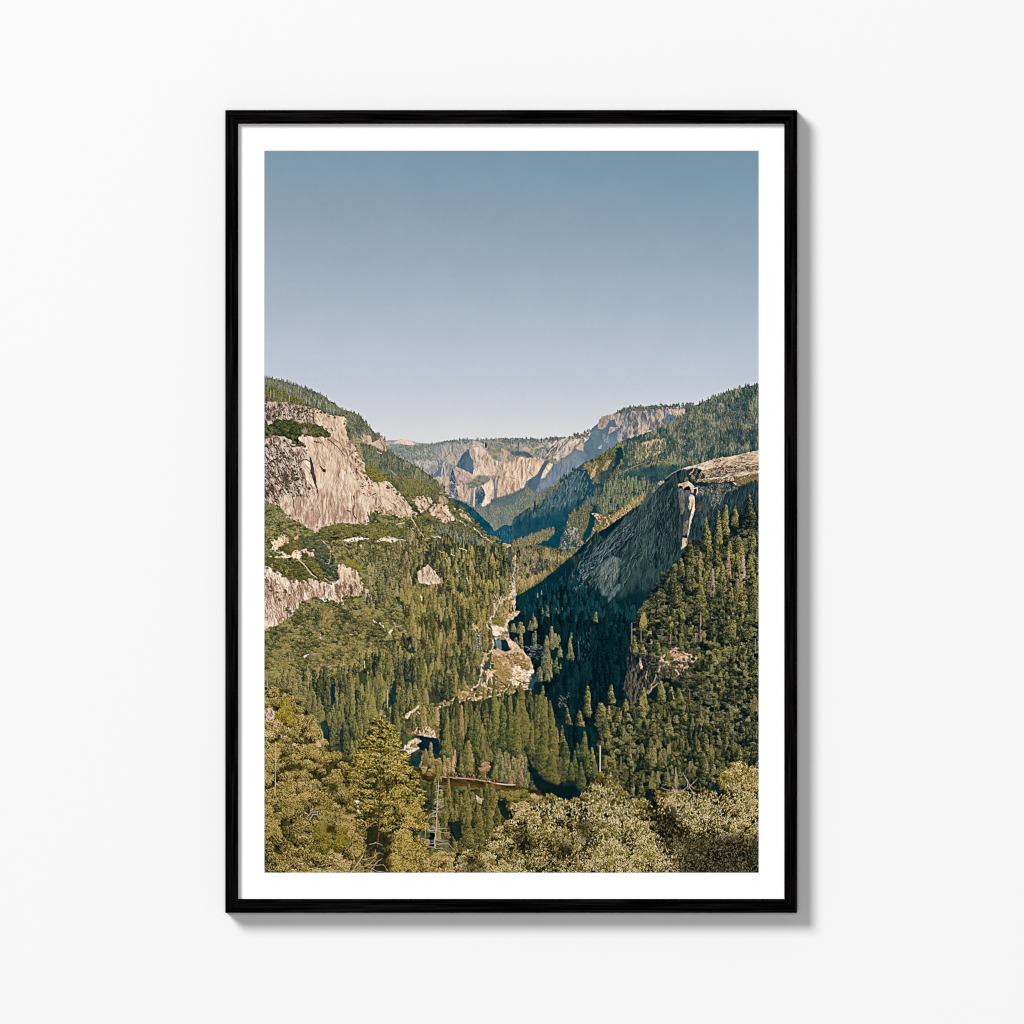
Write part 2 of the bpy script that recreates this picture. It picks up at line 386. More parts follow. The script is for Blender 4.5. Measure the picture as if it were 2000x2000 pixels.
def edge(s, n, w, cols, sp=3, seed=0, jit=.2, kind='b', close=True):
    """bushes straggling over a boundary"""
    q = ext(P(s)) if isinstance(s, str) else s
    if close: q = np.concatenate([q, q[:1]])
    r = np.random.RandomState(seed+700); L = np.hypot(*np.diff(q, axis=0).T); c = np.concatenate([[0], np.cumsum(L)])
    t = np.sort(r.uniform(0, c[-1], int(c[-1]*n))); x = np.interp(t, c, q[:,0])+r.normal(0, sp, len(t)); y = np.interp(t, c, q[:,1])+r.normal(0, sp, len(t))
    for i in np.argsort(y):
        k = r.uniform(.5, 1.2)*w
        blit(blob(max(2, int(k*.85)), max(2, int(k)), r.randint(10)) if kind == 'b' else cone(max(4, int(k*2.4)), max(2, int(k)), r.randint(10)), x[i], y[i]+k*.4, cols, r.uniform(-jit, jit))
def cracks(s, n, L, ang, col, op=.5, seed=0, bend=.12, spread=.3, w=1):
    """long wandering joints: random walks that follow the grain of the rock"""
    q = ext(P(s)); r = np.random.RandomState(seed+31); x0, y0 = q.min(0); x1, y1 = q.max(0)
    x = r.uniform(x0, x1, n*3); y = r.uniform(y0, y1, n*3); k = inside(q, x, y); x = x[k][:n]; y = y[k][:n]; n = len(x)
    th = math.radians(ang)+r.normal(0, spread, n); life = r.uniform(.3, 1.3, n)*L; o = op*r.uniform(.35, 1, n); c = np.array(col, np.float32)
    for i in range(int(L*1.3)):
        th += r.normal(0, bend, n); th += .04*(math.radians(ang)-th); x = x+np.cos(th); y = y+np.sin(th)
        X = np.floor(x-PX0).astype(int); Y = np.floor(y-PY0).astype(int)
        ok = (i < life) & (X >= 0) & (X < PW-1) & (Y >= 0) & (Y < PH)
        if i % 6 == 0: ins = inside(q, x, y)
        ok &= ins
        a = (o*np.clip((life-i)/6, 0, 1))[ok][:, None]; X = X[ok]; Y = Y[ok]
        IMG[Y, X] = IMG[Y, X]*(1-a)+c*a
        if w > 1: IMG[Y, X+1] = IMG[Y, X+1]*(1-a*.6)+c*a*.6
def finish():
    """print finish: local contrast, a little bite, greens toward olive"""
    g = IMG[..., 1]-np.maximum(IMG[..., 0], IMG[..., 2]); IMG[..., 1] -= .25*np.clip(g, 0, 99)
    y0 = 735-PY0; A = IMG[y0:]; L = A.mean(-1)
    bl = blur(L, 7); fx = np.clip((bl < 190), 0, 1); fx = blur(fx.astype(np.float32), 4)
    A = A+(.3*(L-bl)*fx)[..., None]
    B = np.stack([blur(A[..., k], .36) for k in range(3)], -1)      # what a lens and halftone leave of single dots
    C = np.stack([blur(B[..., k], 1.5) for k in range(3)], -1); D = B-C
    m = np.clip((np.abs(A-C).max(-1)-1.5)/4, 0, 1)[..., None]
    m = m*(1-.55*np.clip((C.mean(-1, keepdims=True)-125)/50, 0, 1)); A = np.where(m > 0, B+.8*m*D, A); A = np.minimum(A, 200+(A-200)*np.where(A > 200, .85, 1))
    l = A.mean(-1, keepdims=True); yy = np.linspace(0, 1, A.shape[0])[:, None, None]; A = l+(A-l)*(1.02+.08*np.clip(yy*2, 0, 1))
    wm = np.clip((A[..., 0]-A[..., 2]-10)/40, 0, 1)*np.clip(yy[..., 0]*3, 0, 1)*(l[..., 0] < 150); A[..., 0] += 4*wm; A[..., 2] -= 6*wm
    A[..., 2] *= 1-.02*np.clip((yy[..., 0]-.76)/.06, 0, 1); A[..., :] *= 1-.05*np.clip((yy-.76)/.06, 0, 1)
    IMG[y0:] = np.clip(A, 0, 255)
    X, Y = grid((0, PW, 0, PH)); k = np.clip(1-(Y-820)/60, .3, 1); s = np.stack([fbm(X/7, Y/5, 3, q) for q in (901, 902, 903)], -1)
    IMG[:] = np.clip(IMG+(s*np.array([1.6, 1.1, 1.8])+RNG.normal(0, .9, (PH, PW, 1)))*k[..., None], 0, 255)
# colour ramps dark -> light (print inks, sRGB bytes)
def paint_sky():
    ys = np.arange(PH)+PY0
    st = [(294,(122,152,173)), (400,(138,160,178)), (500,(153,171,188)), (600,(170,185,201)), (700,(188,199,213)), (740,(195,202,215)), (780,(204,209,219)), (810,(211,215,219)), (850,(222,223,224))]
    c = np.stack([np.interp(ys, [s[0] for s in st], [s[1][k] for s in st]) for k in range(3)], 1)
    IMG[:] = c[:, None, :]
    x = np.linspace(0, 1, PW)[None, :, None]; k = np.clip(1-(ys-294)/500, 0, 1)[:, None, None]
    IMG[:] += (0.5-x)*np.array([12, 5, 3])*k
    b = (0, PW, 0, PH); X, Y = grid(b)
    IMG[:] += (fbm(X/60, Y/60, 3, 1)*1.2)[..., None]*np.array([1, 1, .8])
HF = [(98,112,112), (122,134,126), (150,152,138)]
def paint_far():
    # ground tones under everything
    fill('B 560,760 900,600 1350,400 1932,200 1932,1932 -20,1932 -20,1380 300,1280', [(36,64,68),(64,88,82)], 1, scale=12)
    fill('F 350,1400 900,1000 1400,700 1500,1000 1000,1400 700,1600 400,1620', [(84,110,126),(110,134,146)], 1, scale=12)
    fill('B 1300,335 1420,320 1500,300 1300,420', [(66,88,84),(96,108,94)], 1)
    fill('A 1400,1040 1480,1030 1660,1080 1932,1000 1932,1420 1700,1420', [(84,106,106),(108,122,112)], 1, scale=6)
    # low far ridge with the bald pink summit
    fill('E 60,325 90,328 200,325 280,325 330,312 400,302 440,305 490,330 540,345 640,365 760,382 860,372 900,900 60,900', [(140,146,146),(158,158,156),(182,172,164)], .8, scale=10, seed=1, sy=.5)
    fill('E 60,328 280,326 400,303 520,340 640,366 800,378 800,420 600,425 300,440 60,430', [(140,142,144),(168,160,160),(188,176,168)], .5, scale=14, seed=2, sy=.3)
    fill('E 230,352 300,322 400,303 440,306 490,330 530,352 600,392 560,402 500,388 470,410 440,385 400,395 340,372 260,372', [(205,178,160),(232,198,178),(250,222,204)], 1, scale=6, seed=3)
    fill('E 420,330 500,350 560,380 470,400 430,380', [(240,205,180),(252,226,208)], 1, scale=5, op=.6)
    fill('E 100,400 250,385 420,400 600,420 800,400 900,420 900,500 300,520 100,480', [(112,126,126),(138,146,142),(165,160,152)], 2, scale=9, seed=4, sy=.5)
    # main far mountain
    S = 'E 560,440 700,398 760,383 900,366 1000,342 1120,322 1300,311 1400,297 1480,312 1650,312 1800,298 1932,290 F 100,696 200,693 300,702 450,700 600,706 700,704 780,682 850,668 960,672 1040,690 1120,760 1000,1100 0,1300 E 1500,1300 1050,1200 800,900 560,720 420,640 400,560'
    rock(S, [(112,126,132),(146,150,148),(178,168,156)], 100, 3, 14, seed=5, rough=1, crack=.3, broad=.4)
    ticks(S, 1500, 4, 95, [(100,116,122),(135,142,140),(186,176,166)], .3, 1, 3)
    # forested crest
    scatter('E 100,470 420,430 700,405 900,375 1120,328 1300,315 1400,300 1500,316 1932,296 1932,350 1650,345 1480,345 1400,350 1200,370 1000,400 800,450 600,490 400,520 150,520', .16, 'c', (4,4), (3,3), HF, 5, lum=.2)
    scatter('F 0,700 200,697 600,710 780,686 960,676 1040,694 900,725 760,750 600,760 400,790 0,770', .2, 'c', (4,4), (3,3), [(84,98,102),(112,122,118),(140,142,130)], 6, lum=.2)
    scatter('E 150,520 400,500 600,480 850,480 900,600 950,640 700,650 600,700 420,640', .12, 'c', (4,4), (3,3), HF, 8, lum=.3, pal2=[(130,140,142),(160,158,150),(185,175,165)])
    rock('E 950,400 1130,380 1400,380 1440,420 1300,560 1220,720 1100,680 1000,620 960,500', [(128,138,144),(168,160,152),(200,184,168)], 82, 2.5, 16, seed=7, crack=.5, feather=1)
    line('E 1020,410 1060,500 1090,560', 1.5, (212,196,178), .8); line('E 1120,510 1060,580 1010,600', 1.2, (100,112,120), .8)
    line('E 1160,400 1150,520', 2.2, (106,118,126), .6)
    rock('E 560,640 900,650 1000,620 1100,690 1100,960 1000,980 900,900 800,850 680,770 600,720', [(110,126,140),(160,156,152),(200,188,175)], 95, 2.5, 12, seed=8, crack=.5, feather=1)
    fill('E 845,895 900,820 965,750 990,730 985,800 1010,870 960,875 890,912', [(92,116,138),(112,130,146)], .8, scale=5)
    fill('E 780,760 850,700 960,730 900,820 850,850 800,830', [(120,134,146),(140,150,152)], 1, scale=5, op=.6)
    line('E 1015,680 1022,740 1000,780 985,860', 1.6, (218,208,198), .9); line('E 1030,730 1040,800 1048,890', 1.4, (216,202,186), .9)
    fill('E 1010,760 1030,740 1036,860 1010,870', [(104,122,138)]*2, .5)
    rock('E 900,900 1100,880 1110,1200 1040,1220 980,1060', [(120,126,124),(170,158,142),(205,188,166)], 60, 2.5, 12, seed=9, crack=.5)
    fill('E 980,1000 1050,1060 1040,1110 1000,1070', [(78,98,112)]*2, .8)
    # right of the dome: scrub and rust slopes
    rock('E 1480,330 1660,400 1932,480 1932,690 F 0,870 100,930 250,1000 480,1010 700,1010 700,800 500,780 200,790 0,760 E 1900,340 1650,340', [(98,112,116),(138,142,132),(176,164,146)], 20, 3, 10, seed=11, crack=.3, feather=.8)
    fill('E 1720,430 1932,430 F 0,800 200,880 100,940 0,900 E 1850,620 1760,560 1700,480', [(112,122,110),(140,140,122),(172,158,138)], 1.5, scale=6, seed=12)
    fill('E 1480,330 1560,350 1640,385 1620,400 1540,380 1470,360', [(190,186,178),(206,198,186)], .8, op=.8)
    fill('F 300,835 380,820 460,870 440,900 350,890', [(186,158,136),(208,176,150)], 1.2, scale=5, feather=.6)
    fill('F 560,820 640,800 660,830 500,850', [(188,168,148),(208,184,160)], 1.2, scale=5, feather=.6)
    fill('F 140,900 300,900 420,930 480,1000 400,990 250,960 140,950', [(76,100,106),(100,118,118)], 1.5, scale=5, feather=.6)
    line('F 262,760 255,930', 2.6, (90,112,114), .85)
    fill('E 1665,370 1680,355 1690,370 1700,440 1660,445', [(38,70,74),(60,88,88)], .6)
    line('E 1662,375 1660,440', 1, (228,230,232), .6)
    # dome
    fill('E 1222,738 1250,660 1300,565 1370,495 1432,455 1428,560 1482,640 1492,740 1480,852 1430,838 1350,788', [(72,98,118),(88,112,130),(106,126,140)], .8, scale=8, seed=13, sy=3)
    ticks('E 1250,720 1380,500 1425,480 1425,560 1480,700 1475,840 1350,780', 60, 8, 100, [(66,94,114),(110,130,144)], .1, 1, 4)
    rock('E 1430,455 1440,420 1500,395 1560,392 1620,425 1680,485 1730,550 1800,625 1932,670 1975,740 1960,800 1900,850 1750,882 1650,872 1560,885 1490,892 1482,850 1494,740 1484,640 1430,560', [(150,134,126),(208,182,162),(236,214,192)], 78, 2.6, 16, .9, seed=14, crack=.35, rough=.8, bias=.05)
    fill('E 1430,455 1440,420 1500,395 1580,400 1600,430 1500,440 1495,560 1484,640 1430,560', [(150,140,136),(178,162,152),(200,180,166)], .8, op=.75, scale=5)
    line('E 1500,480 1496,560 1520,680', 1.6, (128,118,116), .7)
    line('E 1600,410 1700,500 1790,620 1932,672', 1.2, (222,190,158), .7)
    line('E 1640,520 1600,620 1640,680', 2.2, (244,220,196), .55)
    # lower buttress and its ravine
    rock('E 1100,960 1120,850 1160,750 1200,712 1230,742 1350,795 1480,862 1500,895 1560,950 1600,1000 1560,1060 1500,1080 1540,1200 1490,1380 1420,1335 1250,1285 1180,1235 1100,1205', [(122,116,118),(178,158,146),(214,192,172)], 55, 2.4, 14, .9, seed=15, crack=.35, rough=.8)
    rock('E 1300,1020 1480,1080 1500,1120 1450,1340 1330,1300 1250,1180 1220,1060', [(146,128,120),(204,178,158),(232,210,188)], 96, 2.4, 18, .9, seed=16, crack=.45, rough=.8)
    fill('E 1110,960 1130,850 1158,755 1185,850 1200,900 1205,1000 1180,1010 1150,965 1115,985', [(66,90,108),(90,110,126)], .8, scale=5)
    line('E 1150,880 1190,960', 1.4, (168,160,154), .7)
    rock('E 1110,990 1200,1000 1250,1170 1230,1260 1160,1220 1100,1190', [(76,96,112),(118,126,134),(176,168,164)], 60, 2, 8, seed=17, crack=.4)
    fill('E 1120,1165 1150,1180 1195,1215 1180,1230', [(225,225,228)]*2, .8, op=.6)
    fill('E 1380,985 1480,935 1580,882 1720,898 1755,948 1650,1000 1570,1060 1500,1082 1430,1060 1390,1020', [(96,108,102),(128,132,116),(160,150,132)], 3, scale=4, seed=18, feather=1, op=.9)
    # sunlit wall right of the fall
    W = 'E 1600,1040 1680,1000 1750,950 1760,890 1932,850 F 0,860 100,920 200,1010 240,985 460,1010 520,1000 690,1020 655,1090 600,1190 520,1285 400,1360 372,1420 330,1475 180,1565 40,1612 E 1932,1215 1880,1230 1780,1265 1740,1330 1660,1375 1600,1360 1660,1180 1620,1080'
    rock(W, [(160,132,116),(216,186,162),(244,222,198)], 97, 2.6, 26, 1., seed=19, crack=.4, rough=1, bias=.05)
    rock('F 0,860 100,900 200,1000 180,1060 60,1090 0,1060 E 1800,900 1932,880', [(130,130,122),(160,152,138),(196,178,158)], 60, 3, 8, seed=20, feather=1.2)
    for s in ('E 1830,900 1812,960 1828,1080 1820,1230', 'E 1880,900 1860,960 1850,1090 1840,1220'): line(s, 4.2, (112,116,124), .75)
    line('E 1868,900 1842,960 1836,1080', 1.5, (196,186,180), .8)
    line('F 318,1030 310,1180 318,1330', 2.2, (150,120,104), .7); line('F 345,1040 350,1330', 3.5, (246,226,204), .6); line('F 280,1020 250,1080 255,1150', 3, (244,222,200), .5)
    line('F 60,1300 150,1310 240,1340', 1.4, (152,130,120), .6); line('F 430,1220 480,1280', 2, (120,116,118), .8); line('F 70,1220 30,1265', 2, (130,124,124), .7)
    fill('F 60,1090 150,1130 160,1200 90,1180', [(200,178,164)]*2, 1.5, op=.4)
    # the fall
    rock('E 1455,1085 1510,1075 1500,1340 1430,1330 1440,1180', [(118,118,124),(150,142,142),(180,166,156)], 95, 2, 18, seed=21, rough=.5)
    rock('E 1535,1075 1620,1050 1680,1180 1650,1260 1600,1350 1510,1335 1515,1180', [(66,88,104),(104,118,130),(164,156,152)], 100, 2.2, 8, seed=22, rough=.8, crack=.3)
    fill('E 1560,1190 1620,1190 1630,1300 1560,1310', [(52,82,108),(80,108,130)], 1, scale=4)
    line('E 1532,1068 1510,1090 1502,1180 1495,1270 1494,1365', 1.4, (226,222,222), .9, 2.2)
    # mixed cliffs toward the shaded massif
    rock('F 560,1000 640,900 720,800 780,760 900,715 1040,690 1100,660 1200,640 1300,700 1285,900 1200,890 1150,850 1050,960 930,1000 900,1080 850,1105 700,1030', [(100,108,112),(168,158,148),(218,202,186)], 125, 2.8, 18, 1.2, seed=23, crack=.5, rough=1)
    for s in ('F 720,920 800,820 880,780', 'F 760,910 840,840', 'F 890,880 950,800 960,760'): line(s, 2, (84,96,102), .8)
    for s in ('F 740,770 780,810', 'F 900,740 860,790 830,820', 'F 930,900 990,830'): line(s, 1.6, (222,206,184), .8)
    fill('F 1060,765 1150,700 1210,705 1200,765 1100,825 1060,830', [(196,176,144),(240,220,190)], 1.2, scale=5)
    fill('F 930,960 1010,900 1110,890 1060,950 1010,985 950,1000', [(190,168,144),(236,214,188)], 1.2, scale=5)
    fill('F 1200,800 1270,760 1285,890 1220,880 1160,850', [(178,158,134),(216,194,164)], 1.2, scale=5)
    # the big blue-shaded face
    SH = 'F 1415,535 1510,460 1530,400 1620,345 1800,310 1932,240 B 900,500 840,700 700,740 600,800 F 1250,1140 1100,1215 850,1385 600,1535 485,1560 412,1440 375,1370 530,1285 600,1190 690,1040 850,1105 900,1080 1000,990 1110,895 1150,855 1200,890 1285,900 1285,765 1370,690 1400,600'
    fill(SH, [(84,110,126),(96,120,134),(112,134,146)], .8, scale=16, seed=24, sy=1.6)
    rock('F 850,1100 1000,1000 1150,960 1300,1020 1250,1140 1100,1210 850,1385 600,1535 485,1560 600,1350 690,1250', [(94,118,136),(120,136,150),(148,152,156)], 96, 2.4, 22, .8, seed=25, crack=.3, feather=2.5, op=.8)
    rock('F 1100,900 1280,910 1350,960 1280,1090 1120,1020 1000,1060', [(104,126,142),(128,142,152),(150,152,154)], 96, 3, 18, .6, seed=26, crack=.2, feather=2.5, op=.7)
    fill('F 410,1380 560,1270 590,1240 600,1400 520,1550 480,1560 415,1440', [(74,100,118),(90,114,128)], 1, scale=9, op=.8)
    fill('F 600,1180 680,1040 740,1050 730,1150 650,1250 590,1280', [(80,106,124),(92,118,134)], 1, scale=6)
    rock('F 610,1325 640,1240 690,1150 735,1080 805,1100 780,1160 700,1260 680,1315', [(168,142,120),(222,196,164),(240,220,190)], 95, 1.8, 12, seed=27, rough=.7)
    fill('F 720,1010 860,1010 860,1080 800,1100 740,1070', [(128,132,116),(164,156,128)], 1, scale=4)
    fill('F 1500,855 1560,790 1570,850 1540,865', [(158,176,178)]*2, 1)
    line('F 1290,760 1360,700', 1.4, (186,190,184), .7)
    ticks('F 1580,640 1700,640 1720,740 1600,760', 14, 7, 100, [(140,152,158),(180,180,178)], .2)
    # upper massif in sun, stripes of shade
    rock('B 655,500 663,450 690,410 760,390 810,375 870,340 960,335 1050,325 1200,325 1330,350 1320,385 1290,430 1200,480 1120,500 1000,540 940,570 860,605 820,612 800,560 830,500 800,470 790,430 760,440 700,508', [(92,108,120),(158,146,138),(208,184,164)], 97, 3.2, 22, 1.5, seed=28, crack=.5, rough=.9, bias=-.04, broad=.6, bs=12)
    for s in ('B 890,345 940,400 900,470 880,520', 'B 1000,400 990,480 960,520', 'B 1100,390 1110,470', 'B 860,420 880,500 850,540'): line(s, 3.2, (100,116,130), .6, wob=2)
    fill('B 1170,480 1175,420 1200,385 1250,410 1235,440 1210,470', [(86,118,140),(100,128,146)], .8)
    fill('B 720,495 745,445 790,430 800,470 830,500 770,487', [(84,114,136),(96,124,144)], .8)
    rock('B 740,545 750,490 825,490 790,520', [(170,146,132),(208,182,162)], 95, 2, 10, seed=29, rough=.5)
    fill('B 660,505 668,450 690,412 765,392 750,440 700,500', [(150,132,124),(186,162,146),(208,184,164)], .8, scale=4, sy=2, op=.6)
    rock('B 1200,360 1330,350 1330,390 1290,432 1240,400', [(150,132,118),(206,182,158),(230,208,184)], 20, 2, 10, seed=30)
    scatter('B 800,385 870,342 960,335 1050,327 1200,325 1400,305 1400,345 1200,345 1050,352 960,360 880,370', .22, 'c', (4,5), (3,3), [(66,84,84),(96,108,100),(128,130,112)], 31)
    scatter('F 1035,700 1150,650 1290,600 1400,560 1415,590 1380,660 1300,690 1200,680 1100,690', .2, 'c', (4,5), (3,3), [(78,90,84),(110,114,98),(150,144,122)], 32)
    line('F 1140,660 1148,630', 1.5, (60,76,76)); line('F 1298,600 1300,572', 1.5, (60,76,76))
def paint_valley():
    cracks('E 1430,455 1560,392 1730,550 1960,700 1900,850 1500,890', 30, 18, 75, (140,120,112), .5, 8)
    cracks('E 1160,750 1480,862 1560,1000 1490,1380 1180,1235', 50, 16, 80, (124,108,104), .5, 9)
    cracks('E 1600,1040 1760,890 F 0,900 690,1020 520,1285 40,1612 E 1740,1330', 110, 24, 96, (150,120,106), .5, 10, spread=.12)
    cracks('F 560,1000 780,760 1040,690 1300,700 1150,850 850,1105', 70, 16, 125, (90,96,98), .5, 11)
    cracks('B 655,500 690,410 870,340 1330,350 1200,480 820,612', 110, 18, 96, (96,100,108), .6, 12, spread=.2)
    cracks('F 1415,535 1800,310 B 840,700 600,800 F 850,1385 485,1560 600,1190', 120, 20, 100, (120,138,148), .35, 13)
    # mid valley forest floor
    V = 'A 1480,1040 1600,1085 1640,1112 1740,1102 1790,1052 1932,1008 B 50,980 110,948 170,985 230,1015 150,1100 60,1170 0,1230 0,1420 A 1932,1400 1700,1320 1500,1100'
    fill(V, [(84,106,106),(108,122,112)], 1, scale=6, seed=40)
    scatter(V, .32, 'c', (5,7), (3,3), [(72,98,104),(106,120,112),(146,146,128)], 41, lum=.15, ls=14, rough=2)
    fill('A 1770,1050 1932,1008 B 50,980 110,948 B 60,1010 A 1932,1090 1800,1110', [(66,98,106),(90,114,116)], 2, scale=6, op=.55, feather=1.5)
    fill('A 1470,1035 1560,1072 1640,1120 1700,1180 1740,1215 1800,1292 1835,1268 1870,1240 1932,1252 1932,1400 1830,1400 1700,1315 1640,1235 1600,1155 1500,1080', [(10,64,82),(22,80,96),(38,92,106)], .8, scale=8, seed=42, sy=2)
    ticks('A 1480,1045 1560,1076 1640,1122 1700,1180 1650,1190 1590,1130', 90, 5, 90, [(20,70,84),(60,100,108)], .1, 1, 43)
    ticks('A 1800,1300 1932,1260 1932,1390 1850,1395', 60, 5, 90, [(30,90,108),(70,120,130)], .1, 1, 44)
    # dark teal ridge from the right
    R = 'B 0,1225 25,1185 60,1160 150,1088 190,1040 250,1005 330,940 430,868 520,790 560,760 620,735 700,700 840,700 840,760 780,840 700,930 640,1010 560,1060 500,1110 420,1210 400,1300 330,1292 100,1340 0,1382'
    rock(R, [(22,54,64),(50,82,90),(96,116,120)], 105, 2.6, 18, .9, seed=45, crack=.25, rough=1, broad=.4)
    fill('B 0,1240 60,1200 200,1180 330,1130 500,1070 620,1010 560,1060 500,1110 420,1210 400,1300 330,1292 100,1340 0,1382', [(8,58,74),(16,68,82),(30,78,90)], 2, scale=14, seed=46, feather=5, op=.8)
    fill('B 560,800 700,800 800,740 780,840 700,930 640,1010 600,940', [(20,64,82),(44,86,102)], 2, scale=8, seed=47, feather=3, op=.8)
    for s in ('F 960,1370 920,1460', 'F 1300,1215 1250,1310', 'F 940,1330 870,1385', 'F 1010,1340 1000,1400', 'F 1255,1185 1320,1172', 'F 1160,1460 1155,1500', 'F 850,1390 780,1480'): line(s, 1.5, (150,160,158), .7)
    ticks('F 800,1500 1100,1250 1350,1300 1300,1600 900,1800 600,1750', 260, 6, 105, [(26,66,82),(70,100,114),(130,146,150)], .2, 1, 48, .4)
    ticks('F 1350,1300 1500,1400 1500,1600 1350,1600', 40, 6, 95, [(26,70,86),(60,98,112)], .1, 1, 49, .4)
    line('F 500,1800 440,1870 250,1932', 2, (70,84,80), .6)
    scatter('F 440,1760 600,1600 700,1540 850,1410 950,1330 960,1370 800,1500 600,1680 460,1830', .18, 'c', (5,5), (3,3), [(70,80,70),(104,108,86),(140,134,106)], 50, lum=.2)
    scatter('F 900,1370 1100,1210 1280,1130 1350,1080 1400,1040 1450,1090 1250,1190 1100,1260 950,1390', .2, 'c', (6,7), (3,3), [(20,52,62),(46,76,80),(80,100,94)], 51)
    rock('F 1400,1330 1380,1280 1430,1150 1490,1120 1480,1230 1440,1330', [(120,104,92),(196,170,142),(226,204,176)], 100, 2, 12, seed=52)
    # wooded right-hand slope
    SL = 'B 620,745 700,700 800,625 860,590 950,560 1100,515 1200,480 1320,400 1400,345 1480,300 1560,262 1620,232 1700,205 1820,172 1910,155 1910,900 1330,810 1180,900 1100,1010 960,1110 840,1190 700,1340 640,1410 560,1450 420,1540 300,1660 100,1770 0,1840 0,1382 100,1340 330,1292 400,1300 420,1210 500,1110 560,1060 640,1010 700,930 780,840 700,800'
    fill(SL, [(38,68,72),(56,84,80),(86,100,82)], 1.5, scale=10, seed=53)
    lit = [(46,70,70),(92,104,88),(144,140,114)]; dk = [(30,60,68),(56,84,86),(92,110,100)]
    scatter('B 1100,520 1320,400 1480,300 1620,232 1820,172 1910,155 1910,700 1700,720 1500,760 1330,800 1200,760 1050,740 950,700 880,640', .14, 'c', (9,13), (4,5), lit, 54, lum=.5, ls=16, pal2=dk, p2=.4, jit=.2, bias=.03)
    # bare sunlit clearing
    rock('B 940,720 960,660 1000,610 1080,590 1175,575 1185,640 1130,690 1040,730 960,770', [(112,114,86),(172,154,118),(206,184,148)], 25, 3, 8, seed=55, feather=.8)
    scatter('B 950,650 1180,590 1190,660 1050,740 900,790 870,700', .06, 'c', (8,8), (4,4), lit, 56)
    scatter('B 820,850 1200,740 1330,800 1180,890 1000,960 800,880', .2, 'c', (7,9), (4,4), [(60,80,68),(106,112,82),(150,144,110)], 57, lum=.2)
    line('B 830,845 950,790 1050,755', 1.5, (150,144,116), .7)
    scatter('B 620,745 700,700 840,620 870,600 850,760 780,860 720,900 620,920 600,840 540,800', .2, 'c', (8,9), (4,4), [(40,60,54),(96,98,68),(150,138,96)], 58, lum=.25)
    fill('B 800,650 840,640 860,720 800,800 760,860 790,760', [(14,50,62),(30,66,76)], 2, scale=6, feather=1)
    fill('B 660,870 720,800 790,720 760,850 700,960', [(24,60,76),(50,84,94)], 2, scale=6, feather=1, op=.7)
    rock('B 605,885 620,820 650,775 655,800 630,870', [(140,118,98),(200,172,140)], 100, 2, 8, seed=59)
    rock('B 690,820 720,760 760,740 745,790 720,830', [(128,112,90),(190,164,130)], 100, 2, 8, seed=60)
    # shaded belt, then lower woods
    scatter('B 830,860 1100,790 1330,800 1190,890 1110,1000 960,1100 840,1180 700,1330 640,1400 600,1300 640,1150 560,1080 640,1000 720,920', .17, 'c', (9,13), (4,4), [(22,58,66),(60,86,84),(112,122,102)], 61, lum=.4, ls=14, bias=-.03, jit=.18)
    fill('B 860,840 1100,780 1320,790 1200,880 1000,900 880,900', [(28,68,80),(48,84,90)], 3, scale=7, feather=3, op=.45)
    scatter('B 640,1040 800,880 1000,900 1100,980 950,1080 840,1120 700,1150', .05, 'c', (11,13), (4,4), [(46,78,76),(100,116,88),(150,146,108)], 62)
    rock('B 370,1400 410,1300 430,1200 470,1180 540,1185 560,1280 540,1400 440,1430', [(50,70,76),(104,104,92),(176,160,132)], 95, 2.5, 7, seed=63, crack=.4)
    scatter('B 430,1190 560,1080 640,1130 640,1400 540,1440 500,1300', .12, 'c', (8,11), (4,4), [(40,68,66),(86,96,76),(140,130,98)], 64)
    fill('B 590,1290 620,1110 650,1090 640,1200 600,1310 560,1390 545,1350', [(10,58,68),(22,70,80)], 1, scale=6)
    fill('J 1120,520 1190,360 1230,150 1290,180 1280,380 1200,560 1110,600', [(8,58,70),(22,72,80)], 1, scale=6)
    rock('J 1260,190 1330,180 1500,240 1700,130 1932,20 1900,90 1780,200 1680,320 1600,420 1460,540 1380,560 1330,480 1260,420 1340,380 1370,330', [(70,68,50),(160,134,98),(216,184,146)], 140, 2.4, 7, seed=65, crack=.5)
    scatter('J 1300,400 1420,380 1500,520 1420,600 1330,560', .25, 'b', (4,5), (5,5), [(40,56,46),(92,94,66),(150,136,96)], 66)
    scatter('J 1340,180 1600,120 1850,40 1700,250 1500,420 1380,420', .07, 'b', (3,4), (4,5), [(50,60,44),(100,100,66),(150,136,96)], 66)
    scatter('B 870,1100 1000,1010 1110,980 1040,1050 900,1150 780,1230 760,1210', .1, 'c', (6,7), (3,3), [(84,80,56),(150,132,90),(206,176,128)], 67)
    # teal shade strips in the low woods
    fill('J 0,640 300,580 600,480 750,420 830,400 850,300 950,140 860,250 700,430 760,560 700,740 520,760 400,680 300,640 0,700', [(8,66,84),(20,78,92)], 1, scale=8, op=.0)
    fill('J 0,380 700,100 1100,60 860,280 850,420 400,640 0,660', [(10,66,84),(24,80,96)], 1, scale=8, op=.0)
    fill('J 380,640 560,600 760,440 830,420 770,560 730,740 520,760 420,700', [(6,64,82),(16,74,90)], 1, scale=8)
    rock('J 720,740 800,560 830,460 900,380 1040,420 1050,560 1040,700 900,740', [(46,72,82),(92,100,96),(186,174,150)], 95, 2.4, 7, seed=68, crack=.4)
    wd = [(34,60,62),(100,106,82),(152,140,108)]
    scatter('J 0,660 100,620 250,560 450,490 620,430 660,470 560,560 400,640 200,720 0,760', .35, 'c', (7,8), (3,4), wd, 69, bias=.05)
    fill('J 0,720 400,680 900,760 1150,740 900,900 600,1150 300,1370 50,1500 0,1500', [(30,62,64),(86,92,66),(120,112,76)], 1.5, scale=6)
